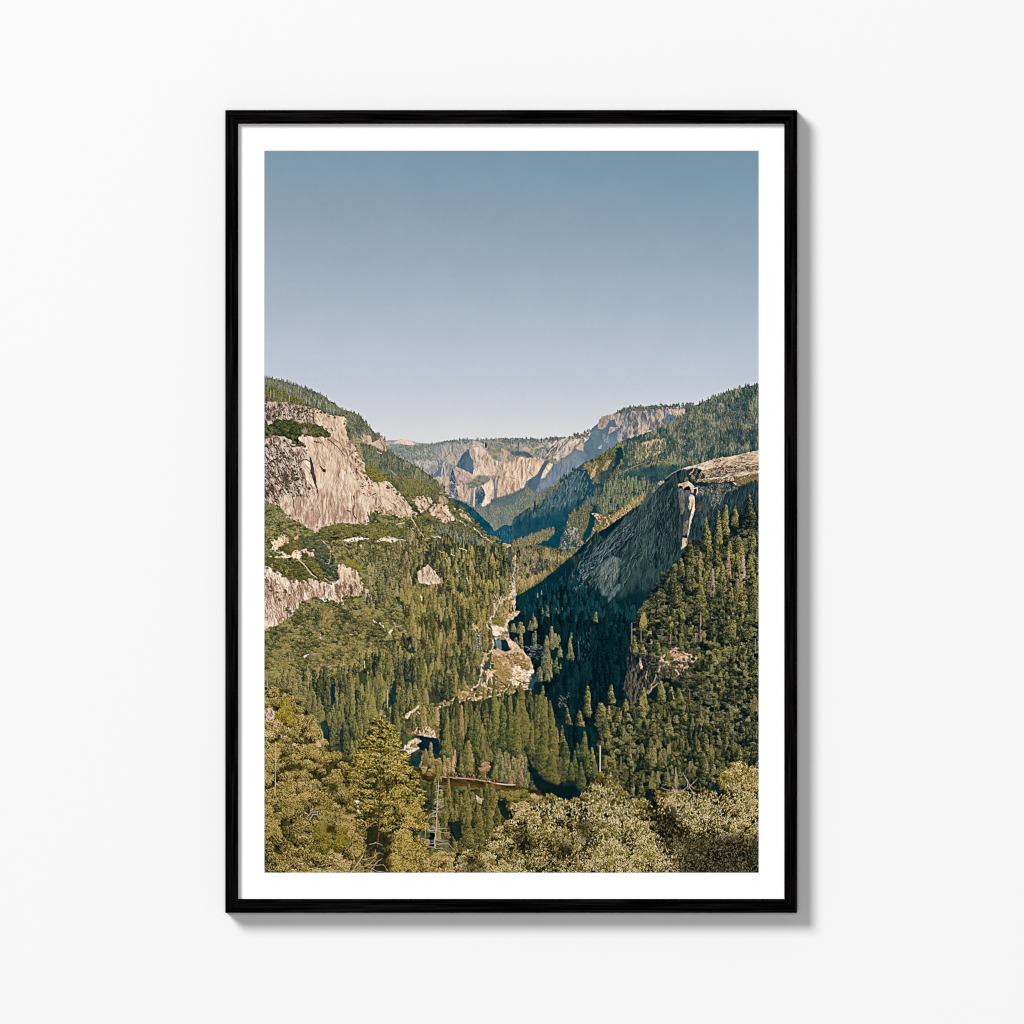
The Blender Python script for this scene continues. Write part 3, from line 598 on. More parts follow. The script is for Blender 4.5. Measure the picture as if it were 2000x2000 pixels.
    scatter('J 0,760 400,740 900,790 1130,760 890,900 700,1060 600,1160 430,1280 280,1370 100,1480 0,1500', .17, 'c', (10,17), (4,6), wd, 70, lum=.5, ls=12, bias=-.04, jit=.22, pal2=[(40,60,56),(124,114,84),(176,152,112)], p2=.4)
    scatter('J 60,1500 100,1300 400,1200 700,1010 800,900 880,920 700,1060 600,1160 430,1280 280,1370', .25, 'c', (12,12), (5,5), [(50,64,52),(134,120,82),(182,158,108)], 71, lum=.4, ls=10, jit=.2)
    edge('J 60,1500 280,1378 430,1288 600,1168 700,1073 780,1013 900,893 1120,790', .25, 5, [(34,54,50),(120,110,74),(176,154,106)], 1.8, 72, kind='c', close=False)
    fill('J 20,780 120,760 150,860 60,890', [(16,60,74)]*2, 1.5); fill('J 170,960 230,960 230,1020 190,1010', [(16,60,74)]*2, 1.5)
def paint_cliff():
    fill('J -20,1530 430,1285 900,890 1250,560 1932,90 I 1932,560 1932,1932 D 1932,1500 0,1500 0,0', [(6,32,42),(16,50,58)], 1, scale=20, grain=4)
    D1 = 'I 0,1015 100,975 230,870 300,790 360,700 450,615 460,580 560,500 690,435 850,430 1000,480 1868,560 1932,560 1932,1932 I 0,1932 J 900,1932 J 0,1932 J 0,1530 150,1470 280,1375 430,1285 600,1165 700,1070 780,1010 900,890 1110,800 1160,700 1250,560 1320,440 1420,580 1480,560 1700,340 1790,200 1932,90'
    rock(D1, [(16,35,41),(34,53,56),(60,77,75)], 93, 2.6, 34, .9, seed=80, crack=.35, rough=.8, broad=.35, grain=5)
    # deep shade floor
    fill('J 0,1530 150,1475 280,1378 430,1288 600,1168 700,1073 780,1013 900,893 1000,1000 900,1200 860,1300 1000,1450 1300,1350 1400,1500 1500,1600 1932,1500 D 900,60 860,250 820,560 700,560 700,900 650,1250 250,1370 100,1100 0,700 K 1000,1400 950,600 950,200', [(2,26,33),(5,36,43),(16,50,56)], 2, scale=22, seed=81, feather=2.5, sy=1.6, grain=4)
    fill('J 0,1520 280,1370 600,1160 900,890 1050,900 800,1150 600,1350 300,1500 0,1650', [(10,50,60),(18,60,70)], 2, scale=10, feather=6, op=.6, grain=3)
    fill('D 450,350 820,300 840,560 700,560 600,620 480,640 380,560', [(1,18,25),(4,26,33)], 4, scale=20, feather=7, op=.7, grain=3)
    rock('B 780,1380 1300,1380 1280,1560 1220,1640 1100,1740 960,1760 820,1800 740,1830 700,1780', [(16,40,46),(34,58,60),(58,80,78)], 100, 3.2, 36, .6, seed=880, crack=.25, feather=4)
    # slabs with diagonal sheets
    rock('J 1100,820 1250,700 1400,600 1500,560 1700,360 1790,220 1932,110 I 430,640 560,500 560,560 330,900 200,1100 J 1500,1300 1380,1320 1150,1330 950,1350 900,1200 1000,1000', [(12,34,43),(36,58,62),(86,103,103)], 128, 2.4, 24, 1.1, seed=82, crack=.45, broad=.3, feather=2, op=.85, grain=4)
    ticks('J 1150,900 1400,650 1700,480 1900,300 1932,500 1700,700 1450,900 1250,1050 1000,1100', 210, 11, 128, [(10,34,46),(60,86,94),(110,130,132)], .15, 1, 83, .5)
    ticks('J 950,1250 1050,1000 1300,900 1250,1100 1000,1400', 110, 6, 145, [(14,44,56),(90,112,118),(150,164,166)], .3, 1, 84, .5)
    rock('J 1340,1310 1350,1150 1400,1020 1500,900 1580,850 1710,900 1700,1000 1660,1200 1600,1330 1500,1480 1440,1480 1380,1400', [(50,70,74),(76,94,92),(112,124,118)], 112, 2.4, 16, 1.1, seed=85, crack=.35, feather=1.2, grain=6)
    rock('J 1560,1400 1640,1300 1700,1290 1710,1330 1600,1490 1500,1600 1510,1530', [(56,78,84),(84,102,104),(116,128,126)], 122, 3, 10, .6, seed=86, feather=.8)
    rock('J 1720,1000 1850,700 1932,560 I 200,700 330,900 300,1500 100,1932 J 1900,1300 1750,1500 1700,1530', [(28,54,56),(48,72,70),(72,92,86)], 98, 3.5, 40, .6, seed=87, crack=.25, feather=4, op=.8, grain=4)
    fill('I 380,1080 430,1090 400,1300 370,1500 330,1932 280,1932 330,1500', [(4,30,48),(10,38,54)], 1.5, scale=8, feather=1.4, op=.8)
    ticks('I 0,1100 300,850 600,700 650,1100 600,1700 200,1932 0,1932', 420, 12, 93, [(14,38,44),(44,70,70),(84,104,100)], .08, 1, 88, .5)
    line('I 420,900 425,1080 400,1110', 1.6, (10,30,40), .7)
    fill('I 600,600 460,620 350,760 450,900 600,820 640,700', [(18,42,50),(28,54,60)], 3, scale=8, feather=5, op=.5)
    # right-hand wall, shade
    rock('I 900,640 1868,600 1868,1300 1500,1932 850,1932 820,1400 910,1050', [(14,36,44),(32,54,60),(58,78,80)], 100, 2.6, 26, .9, seed=89, crack=.35, feather=1)
    rock('I 920,680 1050,700 1300,640 1500,660 1700,640 1540,740 1380,790 1300,880 1200,1000 1120,1010 1150,860 1060,820 920,860', [(26,42,46),(82,90,84),(158,150,132)], 20, 2.6, 9, seed=90, crack=.6, feather=1.2, op=.85)
    ticks('I 1120,850 1380,780 1340,900 1200,1020 1140,1000', 60, 5, 100, [(40,64,70),(110,122,118),(170,166,150)], .3, 1, 91)
    ticks('I 1000,980 1500,780 1868,700 1868,1000 1300,1500 950,1500', 200, 10, 97, [(14,36,44),(44,66,72),(70,88,90)], .1, 1, 92)
    rock('I 920,960 1020,920 1000,1040 920,1130', [(66,62,60),(104,94,84)], 95, 3, 10, seed=93, feather=1)
    fill('I 1400,1150 1868,1050 1868,1932 1000,1932 1000,1500 1300,1300', [(6,26,34),(10,34,42)], 5, scale=10, feather=5, op=.8)
    for s in ('J 1250,640 1200,720 1130,900 1090,1010', 'J 1932,240 1700,500 1500,700 1400,900 1340,1100 1320,1300', 'J 1880,600 1780,760 1700,980', 'J 1932,820 1860,900 1800,1080 1700,1220', 'J 1780,560 1600,700 1450,860 1380,960', 'J 1660,420 1500,600 1380,760', 'J 1400,640 1300,800 1180,960', 'J 1500,1160 1420,1300', 'J 1860,1100 1760,1300 1640,1480', 'I 330,900 250,1050 180,1250', 'I 560,720 500,860 470,1000', 'I 200,1100 120,1300 60,1500'):
        q = P(s); line(q+[1.5, 1], 2.2, (12, 32, 42), .55, .8, wob=2.5); line(q, 1.1, (118, 136, 136), .6, .6, wob=2.5)
    cracks('J 1100,820 1400,600 1700,360 1932,110 I 430,640 560,500 640,620 560,1900 0,1932 J 1300,1500 1150,1330 900,1250', 260, 34, 112, (10,28,36), .55, 1, spread=.35)
    cracks('J 1100,820 1400,600 1700,360 1932,110 I 430,640 560,700 500,1500 0,1932 J 1300,1500 1150,1330', 150, 26, 115, (120,136,132), .4, 2, spread=.35)
    cracks('I 300,900 640,650 660,1700 300,1932', 120, 50, 93, (10,26,32), .55, 3, spread=.08)
    cracks('I 920,700 1868,640 1868,1100 1400,1400 1000,1600', 160, 34, 96, (8,22,28), .55, 4, spread=.15)
    cracks('I 920,700 1500,650 1400,1000 1000,1300', 70, 20, 96, (110,116,108), .4, 5, spread=.2)
    scatter('J 640,1200 1000,1050 1300,1400 1500,1600 1932,1560 1932,1932 600,1932 100,1700 60,1560 400,1330', .02, 'c', (11,18), (5,7), [(5,38,46),(12,50,58),(26,66,70)], 881, lum=.3, ls=20, jit=.2, rough=4)
    scatter('D 60,40 880,0 850,250 820,600 700,640 640,900 560,1200 420,1100 330,760 230,560 160,420', .011, 'c', (22,34), (9,12), [(2,18,24),(6,31,36),(16,46,48)], 882, lum=.35, ls=22, jit=.2, rough=4)
    # sunlit summit slab
    rock('I 690,436 800,395 900,372 1000,350 1080,320 1170,290 1300,258 1400,250 1550,225 1700,180 1868,138 1868,560 1780,600 1640,650 1540,690 1480,640 1400,610 1280,620 1180,605 1060,628 930,622 1000,590 1100,570 1040,500 1000,440 860,440', [(112,96,84),(200,172,146),(232,206,180)], 168, 2.6, 16, .9, seed=94, crack=.45, rough=.8, bias=.08)
    rock('I 760,440 900,420 1000,430 1060,500 1100,560 1000,600 900,620 820,560 800,500', [(22,38,44),(56,62,62),(150,134,116)], 120, 2.4, 10, seed=95, feather=.8)
    rock('I 1080,450 1300,420 1600,400 1868,380 1868,440 1600,480 1420,520 1250,560 1120,570 1050,540', [(52,48,48),(132,114,100),(196,168,142)], 172, 2, 8, seed=96, feather=.8, crack=.6)
    rock('I 1100,600 1300,560 1480,560 1868,470 1868,560 1700,620 1560,690 1480,620 1250,640', [(60,60,50),(140,122,96),(206,178,146)], 160, 2, 7, seed=97, feather=.6, crack=.6)
    for s in ('I 1100,450 1250,425 1450,400 1868,395', 'I 1120,560 1300,540 1400,500 1560,470', 'I 1240,310 1300,300', 'I 1500,280 1650,270', 'I 1560,380 1640,375 1868,350', 'I 900,440 800,520'): line(s, 1.6, (50,44,42), .75, wob=2)
    for s in ('I 1010,460 1060,445 1100,455', 'I 940,600 1100,585', 'I 1130,580 1300,560 1420,545', 'I 900,400 860,480 820,520', 'I 980,420 1150,400', 'I 1440,430 1500,425'): line(s, 1.6, (232,206,178), .8, wob=1.5)
    fill('I 1000,455 1080,440 1130,500 1080,540 1040,520', [(120,104,94),(224,196,168)], 1.2, scale=3)
    scatter('I 1160,400 1400,370 1430,400 1200,420', .2, 'b', (3,3), (4,4), [(66,60,44),(120,104,72),(160,136,100)], 98)
    scatter('I 930,620 1100,580 1230,600 1180,640', .2, 'b', (3,3), (5,5), [(50,56,40),(112,104,70),(160,144,106)], 99)
    scatter('I 1470,560 1640,580 1800,520 1868,500 1868,560 1650,650 1540,690', .25, 'b', (4,4), (5,5), [(40,44,34),(98,90,60),(150,132,96)], 100)
    line('I 460,580 560,500 690,436', 1.3, (170,166,144), .7)
    fill('I 340,650 370,620 440,610 440,640 380,680', [(150,140,122),(196,180,160)], 1, scale=3, op=.8)
    # pinnacle
    rock('I 650,720 740,760 760,800 745,1060 735,1110 690,1110 660,1000', [(42,56,60),(86,94,94),(122,120,112)], 95, 3, 20, .6, seed=101, feather=.8)
    rock('I 745,760 850,720 890,800 860,960 820,1100 800,1230 745,1250 740,1000', [(36,54,64),(72,84,92),(112,108,114)], 95, 3, 18, .6, seed=102, feather=.8)
    fill('I 640,700 720,700 740,760 860,760 850,700 700,660', [(14,30,38),(30,44,50)], 1, scale=5)
    fill('I 800,850 840,820 890,840 905,940 860,980 820,1060 805,1020 815,940', [(160,120,108),(226,192,164),(244,216,184)], 1, scale=5, sy=2)
    fill('I 870,930 893,900 903,1040 880,1110 855,1200 825,1310 800,1440 785,1470 803,1340 815,1230 835,1130 850,1060 860,980', [(206,172,136),(240,212,178),(250,228,196)], .8, scale=6, sy=3)
    line('I 873,900 868,960 862,1010', 1.5, (130,92,60), .7)
    fill('I 735,1230 800,1210 812,1250 795,1400 770,1440 720,1440 730,1330', [(70,64,56),(130,112,96),(168,146,124)], 1, scale=4, sy=2)
    fill('I 722,1430 795,1440 770,1470 722,1460', [(10,26,34)]*2, .8)
    fill('I 710,1475 778,1470 776,1570 740,1620 690,1650 705,1560', [(160,128,100),(206,176,144),(224,198,166)], 1, scale=5, sy=2)
    line('I 790,1470 786,1560', 1.5, (150,120,92), .7)
    fill('I 640,668 700,645 770,625 800,620 850,660 880,690 885,735 860,750 820,705 790,690 740,720 725,750 715,690 680,685 655,718', [(150,126,108),(198,172,148),(222,200,176)], .8, scale=5)
    line('I 795,622 850,665 885,700', 2, (238,212,188), .9)
    fill('I 745,600 750,565 790,560 800,590 790,622 755,628', [(84,86,60),(128,124,84)], 1, scale=3)
    fill('I 880,735 935,712 942,760 930,810 905,830 885,790', [(40,40,44),(70,62,62)], .8); line('I 880,730 935,715 940,770 925,815', 2, (226,206,180), .95)
    fill('I 830,720 880,740 880,790 850,790', [(190,158,136),(222,196,170)], .8, scale=3)
    cracks('I 700,436 1000,350 1300,258 1868,138 1868,560 1640,650 1480,640 1000,610', 130, 24, 168, (70,58,52), .6, 6, spread=.25)
    cracks('I 640,690 850,680 905,1040 790,1460 690,1640 720,1300', 40, 30, 96, (60,52,50), .55, 7, spread=.12)
    # wooded spur with pale ledges
    g = 'D 880,40 1000,-60 1300,-420 1500,-640 1840,-760 1840,1200 640,1250 600,800 640,650 820,560 850,250'
    gp = 'D 900,60 960,-40 1100,-250 1250,-420 1330,-560 1500,-500 1840,-640 1840,1150 1500,1150 1200,1330 640,1330 590,900 620,700 820,640 850,250'
    fill(gp, [(6,26,32),(14,38,40),(34,54,48)], 3, scale=12, seed=110)
def paint_right_woods():
    fill('K 860,200 960,160 1000,60 1010,500 1010,1300 1010,1500 1010,1932 1200,1932 1000,1800 860,1200', [(4,34,42),(12,50,58)], 2, scale=12)
    dk = [(5,20,25),(32,46,38),(92,92,58)]; li = [(6,24,26),(56,68,46),(146,138,86)]; gy = [(6,22,28),(44,56,46),(112,112,80)]; rt = np.random.RandomState(77)
    scatter('D 900,40 960,-60 1100,-300 1300,-400 1840,-600 1840,700 1400,650 900,240', .03, 'b', (7,9), (9,12), gy, 111, lum=.45, ls=18, bias=-.08, jit=.2)
    scatter('D 1380,250 1840,150 1840,1150 1600,1100 1300,700 1250,500', .05, 'b', (7,8), (8,10), gy, 112, lum=.4, ls=14, bias=-.02, pal2=li, p2=.3, jit=.2)
    scatter('D 820,680 1300,560 1500,850 1840,1000 1840,1150 1400,1250 700,1330 640,1200 640,700', .03, 'b', (8,9), (9,11), dk, 113, lum=.4, ls=16, jit=.2)
    scatter('B 1300,1480 1450,1350 1900,1150 1900,1932 1000,1932 1100,1800', .03, 'b', (7,9), (8,11), gy, 114, lum=.45, ls=16, jit=.2)
    scatter('D 960,60 1150,-80 1340,-330 1840,-500 1840,200 1500,280 1200,230 1000,200', .0022, 'c', (38,46), (14,17), li, 1140, lum=.5, ls=20, jit=.25, bias=-.16)
    scatter('D 1500,300 1840,250 1840,1100 1600,1080 1300,900 1400,600', .0022, 'c', (26,34), (12,14), gy, 1141, lum=.4, jit=.25, bias=-.05)
    scatter('D 700,800 1100,700 1500,850 1600,1150 1400,1330 650,1330 640,1000', .003, 'c', (34,44), (14,17), dk, 1142, lum=.4, jit=.25, bias=-.05)
    scatter('D 900,20 1300,-250 1840,-500 1840,1100 1300,1300 650,1330 620,800 850,650 1100,560 1000,250', .006, 'b', (7,10), (9,12), dk, 1143, lum=.5, ls=20, jit=.25, bias=-.04)
    # rock ledges on the spur
    rock('D 860,240 900,225 1000,290 1100,330 1180,350 1100,480 1000,590 930,650 880,670 820,560 850,400', [(12,24,28),(42,50,48),(98,92,80)], 98, 2.4, 16, .9, seed=115, crack=.5, rough=1.2)
    rock('D 1080,350 1120,300 1200,255 1300,290 1390,320 1330,360 1260,340 1180,345 1150,380 1090,390', [(120,86,70),(196,156,132),(224,190,164)], 150, 2.4, 8, seed=116, rough=2)
    rock('D 1150,380 1330,350 1290,420 1200,470 1130,470', [(26,36,34),(100,84,66),(186,150,124)], 160, 2.4, 8, seed=117, rough=2, crack=.6)
    for s in ('D 1090,400 1060,440 1050,500', 'D 1080,500 1040,540 1010,580', 'D 1250,330 1330,345', 'D 1180,330 1170,370', 'D 1240,420 1250,370', 'D 945,340 955,400', 'D 1000,420 985,480'): line(s, 2.2, (176,146,126), .8, wob=2)
    scatter('D 870,200 1100,240 1200,180 1500,300 1330,420 1200,480 1050,420 900,260', .022, 'b', (6,7), (7,9), gy, 118, lum=.3, jit=.2)
    for s in ('D 1090,345 1140,290 1200,262', 'D 1200,262 1260,300 1330,300', 'D 1190,330 1260,345 1340,340', 'D 1100,380 1080,430', 'D 1230,370 1280,400', 'D 1200,400 1240,440', 'D 940,330 955,400', 'D 1050,500 1000,580', 'D 1180,250 1240,255'): scree(s, 2.4, ((110,80,64),(190,150,126),(222,188,162)))
    T = lambda s, c=li, k='c', fr='B', seed=0, db=0: putx(s, c, fr, k, seed, db)
    T('1838,995,210,90 1720,1050,220,90 1640,1115,230,80 1580,1180,260,90 1500,1215,250,90 1840,1300,120,60 1560,1330,260,90 1440,1440,180,80 1300,1480,160,90 1370,1390,180,80 1660,1340,190,110 1740,1320,200,120 1850,1340,230,130', li, seed=1)
    T('1220,1620,260,110 1360,1530,240,90 1500,1430,170,90 1490,1580,230,120 1610,1520,300,110 1440,1650,320,90 1730,1460,260,120 1820,1500,240,120 1760,1680,260,130 1850,1700,230,120 1270,1700,190,110 1660,1760,190,120 1880,1480,180,90', li, seed=2)
    T('1555,1560,240,40 1780,1480,220,40', [(90,84,76),(150,134,116),(180,160,140)], seed=3)
    T('1650,1480,200,60 1740,1590,200,40', [(60,56,44),(124,108,82),(166,144,112)], seed=4)
    # D-frame trees
    w = li
    T('1030,-30,160,70 1170,-20,120,60 1070,160,130,60 1150,260,90,50 1300,-20,180,100 1480,-30,200,90 1640,-20,220,100 1720,30,200,90 1700,180,170,100 1780,240,190,110 1650,240,160,90 1560,200,120,90 1480,280,110,90 900,180,110,70 960,190,110,80', w, 'c', 'D', 5)
    T('730,485,180,80 565,515,250,70 965,560,170,100 1095,510,150,80 1170,530,150,70 830,585,160,50 650,640,180,100 700,650,150,60 780,660,200,110 940,640,230,120 400,690,130,60 490,700,130,60 860,730,160,90 1030,700,230,90 1160,715,200,110 1255,640,170,70 1320,740,150,60 1400,720,180,110 700,790,140,90 770,780,110,60', w, 'c', 'D', 6, .05)
    T('540,880,200,80 370,830,170,70 600,980,260,110 735,1010,180,90 885,1010,160,80 1030,930,220,120 1100,960,200,90 1250,840,180,90 1350,880,200,110 1420,860,200,110 1580,890,180,100 1680,950,150,90 1530,830,150,80 1650,300,130,100', w, 'c', 'D', 7)
    T('1400,1000,200,110 1220,1080,170,100 1300,1040,140,60 1540,1080,220,110 1480,1060,200,90 1040,1160,150,80 1140,1180,150,80 940,1150,250,70 880,1170,200,80 980,1240,220,80 740,1150,140,70', w, 'c', 'D', 8, -.04)
    T('880,850,180,46 800,1050,230,60 1305,1030,130,50 1210,1140,160,80 1310,530,100,40', [(70,66,56),(134,116,98),(176,156,134)], 's', 'D', 9)
    T('1390,0,200,50 1355,60,160,40 1165,80,140,44 1810,120,180,30 885,60,160,40 945,80,120,30', [(80,70,64),(140,118,104),(176,152,136)], 's', 'D', 10)
    line('D 651,930 650,1170', 2, (176,166,152), .95, 2.6); line('D 640,970 664,975', 1, (160,150,138), .8)
    line('D 1357,90 1356,230', 1.6, (150,138,128), .8); line('D 1395,0 1400,190', 1.8, (150,134,122), .8)
    scatter('D 960,40 1300,-200 1840,-450 1840,1100 1400,1250 660,1330 640,850 850,700 1500,500', .006, .45, (14,20), (8,10), [(6,22,26),(44,58,44),(116,114,74)], 1144, lum=.5, ls=18, jit=.25)
    # shaded valley: scattered lit tops
    sh = [(14,46,50),(82,94,70),(146,138,94)]
    T('480,1660,110,40 560,1650,170,56 335,1750,110,50 690,1670,50,20 790,1660,50,20 730,1710,60,40 1300,1730,170,60', sh, 'c', 'J', 11, -.05)
    T('405,1430,80,44 470,1390,70,24', [(70,104,98),(120,134,110)], 'c', 'J', 12)
    T('1130,550,300,160 1000,640,180,70 950,660,160,70 900,690,140,60 1300,600,130,70 1425,570,130,80 1340,600,120,40 1390,780,320,64 1680,740,200,84 1610,850,180,70 1780,830,230,130 1850,820,180,80 1640,1000,460,90 1700,950,200,80 1870,1070,130,60 880,940,170,80 1010,1035,130,80 930,1050,120,90 1160,1010,170,120 1790,1310,220,80 1720,1300,180,60 1880,1410,110,50 1700,1420,260,110 1490,1510,180,100 1620,1540,140,80 1550,1850,180,80', sh, 'c', 'K', 13)
    T('165,120,140,40 280,100,170,60 320,140,110,90 260,190,260,60 440,190,150,60 365,230,90,40 310,320,120,70 210,400,100,70 260,420,80,60 430,130,60,30', sh, 'c', 'D', 14, -.02)
    T('60,120,110,60 20,160,90,50 180,30,80,50 130,40,80,50', sh, 'c', 'D', 15)
    ticks('K 1200,1080 1500,1050 1600,1300 1250,1340', 60, 4, 10, [(60,84,88),(150,150,140)], .6, 1, 120)
    ticks('D 430,120 600,100 560,350 470,330', 30, 5, 95, [(16,58,66),(50,88,92)], .2, 1, 121)
    ticks('D 340,590 420,580 420,680 340,680', 25, 4, 60, [(60,84,78),(130,134,110)], .6, 1, 122)
    line('D 490,200 497,330', 1, (110,132,132), .6)
def yl(a, b):  # size growing toward the viewer
    return lambda y: np.interp(y, [760, 900, 1000, 1100, 1200, 1300, 1400, 1500], [a, a*1.05, a*1.25, a*1.8, a*2.6, a*3.6, a*4.6, a*5.2])*b
GB = [(42,54,42),(96,100,66),(148,140,94)]      # oak scrub in sun
GC = [(40,52,44),(94,98,68),(146,138,96)]      # conifers in sun
GH = [(66,80,70),(108,112,88),(148,142,108)]   # hazier
PK = [(128,104,92),(212,182,158),(242,220,196)]
def paint_left():
    LS = 'A 25,105 100,120 200,148 300,180 400,212 480,250 560,310 640,362 720,378 780,420 830,480 880,540 940,570 955,600 962,660 1060,722 1200,792 1300,862 1400,950 1420,1022 1500,1062 1600,1152 1640,1232 1700,1312 1830,1397 1932,1402 B 0,1400 40,1500 20,1700 30,1932 K 950,200 900,700 950,1200 1350,1600 1300,1932 L 1932,600 1932,1932 C 25,1930 A 25,400'
    fill(LS, [(48,60,46),(84,90,60),(118,116,76)], 1.5, scale=9, seed=200)
    # crest forest
    scatter('A 25,112 100,126 200,152 300,186 400,218 480,258 560,318 640,370 720,388 780,430 830,490 760,560 660,440 620,400 500,380 440,330 320,310 180,290 25,285', .2, 'c', (10,8), (3,3), [(58,74,72),(100,108,92),(142,142,112)], 201, lum=.2, rough=2)
    scatter('A 25,180 140,200 330,290 300,320 25,285', .14, 'c', (11,11), (4,4), [(48,62,44),(98,100,62),(140,132,84)], 202, lum=.15)
    for s in ('A 76,205 76,265', 'A 102,205 102,265', 'A 220,250 220,300', 'A 290,170 292,200', 'G 710,360 714,460', 'A 448,300 444,340'): line(s, 1, (204,186,156), .8)
    ticks('A 60,150 300,200 480,270 600,360 560,380 400,320 200,220', 90, 5, 90, [(120,120,100),(180,174,148)], .04, 1, 203)
    scatter('A 655,400 720,385 780,430 840,500 880,545 940,575 960,660 1060,730 1200,800 1300,870 1400,955 1420,1030 1320,1030 1200,960 1060,900 960,880 900,900 800,850 790,780 740,640 680,570', .15, 'c', (8,9), (3,4), GH, 204, lum=.3, ls=12, pal2=[(50,72,72),(84,98,86),(118,122,98)], p2=.4)
    ticks('A 900,650 1300,870 1400,1000 1200,960 1000,860', 240, 8, 88, [(60,76,66),(150,142,104)], .06, 1, 205, .45)
    rock('A 760,540 850,560 860,610 930,565 955,600 962,640 955,680 900,650 840,625 790,620', [(120,104,88),(186,156,134),(212,186,162)], 75, 2.4, 9, seed=206, crack=.5)
    fill('A 690,590 730,560 780,600 760,640 800,760 760,700 700,640', [(150,128,106),(204,174,150)], 1.5, scale=4, op=.7)
    ticks('A 650,430 750,420 850,560 760,560 680,560', 60, 4, 70, [(120,116,100),(176,160,140)], .5, 1, 207)
    line('A 895,680 930,695', 1.4, (205,190,175), .9); line('A 1000,825 1040,860', 1.2, (190,178,150), .8)
    fill('A 800,790 860,790 930,840 1010,920 960,930 900,910 830,890 795,840', [(76,84,46),(120,116,62),(146,134,78)], 2, scale=6)
    scatter('A 800,795 860,795 930,845 1005,920 900,905 830,885', .16, 'b', (3,4), (4,5), [(70,76,42),(120,114,62),(152,140,84)], 2080, lum=.3)
    scatter('A 690,590 730,560 780,600 760,640 800,760 740,700', .12, 'b', (3,3), (4,4), [(84,86,64),(130,122,90),(180,160,130)], 2081, lum=.3)
    scatter('A 600,400 720,390 800,480 780,560 660,480', .12, 'c', (7,7), (3,3), [(72,84,74),(112,116,96),(156,148,118)], 2082, lum=.3)
    # main cliff
    CL = 'A 25,290 90,300 180,300 280,320 330,330 440,350 500,390 570,400 620,405 660,400 655,500 670,570 720,640 760,720 800,780 800,850 850,900 900,925 1000,930 1060,990 1110,1050 1160,1110 1120,1190 1050,1170 960,1150 880,1130 830,1180 835,1230 800,1240 740,1235 680,1230 560,1240 450,1260 435,1300 400,1290 330,1240 240,1200 160,1120 100,1080 25,1040'
    rock(CL, [(140,112,98),(214,184,160),(240,216,192)], 96, 3.4, 30, 1, seed=210, crack=.35, rough=1.5, broad=.25, bias=.05)
    rock('G 50,430 400,460 700,510 860,560 900,600 880,800 600,790 400,770 200,770 50,740', [(88,76,68),(164,142,126),(210,186,166)], 95, 3, 12, seed=211, crack=.7, feather=1, rough=2)
    rock('G 750,560 900,570 1100,650 1200,700 1300,1000 1400,1300 1200,1100 1100,960 1000,850 860,800', [(168,138,118),(222,192,166),(240,216,190)], 66, 3, 20, .9, seed=212, crack=.35, feather=1)
    rock('G 50,1000 300,980 500,1150 700,1200 780,1280 700,1400 850,1700 900,1932 50,1932', [(100,86,78),(180,156,140),(222,200,180)], 62, 3, 13, 1.2, seed=213, crack=.6, feather=1.2, bias=-.02)
    rock('G 50,1700 300,1700 500,1800 600,1932 H 300,0 500,200 330,200 50,150 G 50,1932', [(66,56,54),(160,136,120),(214,188,168)], 58, 2.2, 22, 1.3, seed=214, crack=.8, feather=1.2)
    rock('G 1340,1050 1450,1150 1550,1250 1600,1400 1640,1600 1750,1700 1932,1780 1932,1932 1450,1932 1380,1400 1300,1200', [(120,96,82),(200,168,144),(234,208,182)], 50, 2.6, 12, 1.1, seed=215, crack=.6, feather=1.2)
    # bright smooth bulge
    rock('G 640,1360 700,1340 780,1400 860,1650 900,1880 800,1830 720,1700 660,1500', [(186,160,134),(226,204,174),(244,228,202)], 70, 3, 26, .7, seed=216, crack=.2, feather=.8)
    rock('G 900,1100 1000,1040 1150,1120 1280,1300 1400,1500 1450,2060 850,2060 860,1600 900,1350 860,1200', [(168,140,118),(226,198,170),(246,226,202)], 88, 4, 40, .8, seed=217, crack=.22, feather=1.5, bias=.04)
    rock('G 1180,1180 1300,1320 1440,1520 1540,1750 1500,2040 1330,2040 1250,1500', [(198,168,142),(236,212,184),(250,236,214)], 80, 4, 34, .7, seed=218, crack=.2, feather=2)
    rock('H 250,-10 420,-120 640,-40 820,-170 1050,-60 1260,-190 1450,-50 1560,-120 1640,120 1700,300 1690,420 1500,440 1400,430 1150,440 950,480 860,590 780,510 640,380 450,340 350,260', [(168,138,120),(222,194,170),(246,226,204)], 91, 3.2, 44, 1, seed=219, crack=.35, rough=6, bias=.0, feather=1.5)
    fill('H 730,250 800,180 900,230 920,300 860,500 780,490 740,400', [(180,148,134),(206,176,158)], 2, scale=6, feather=1.5, op=.7)
    fill('H 850,430 910,400 900,480 880,580 860,560', [(226,204,182)]*2, 1, feather=.5)
    # named cracks, flakes and shadows
    fill('G 775,1300 800,1360 840,1500 860,1620 870,1700 905,1870 890,1870 840,1720 780,1560 780,1440 770,1350', [(78,66,66),(104,90,86)], .6, scale=5)
    line('G 640,1380 670,1350 720,1355 780,1390', 2, (74,62,58), .85, wob=1)
    line('G 650,1400 700,1480 760,1560 800,1640', 1.3, (150,120,100), .6); line('G 700,1430 740,1480 770,1500', 1.5, (120,100,84), .6)
    fill('G 905,1440 940,1460 980,1495 1035,1505 1020,1550 985,1545 955,1510', [(52,42,36),(84,68,56)], .8, scale=4)
    line('G 1050,1025 1120,1080 1200,1150 1270,1230 1330,1300', 2, (86,70,56), .9, 1.2, wob=1); line('G 1110,1000 1180,1040 1250,1090 1300,1200', 1.6, (120,92,74), .7, wob=1)
    line('G 880,1010 960,1090 1040,1160 1080,1240 1060,1380', 1.3, (140,108,86), .6, wob=2); line('G 1250,1480 1220,1600 1230,1700 1180,1850', 1.6, (166,132,106), .6, wob=1.5)
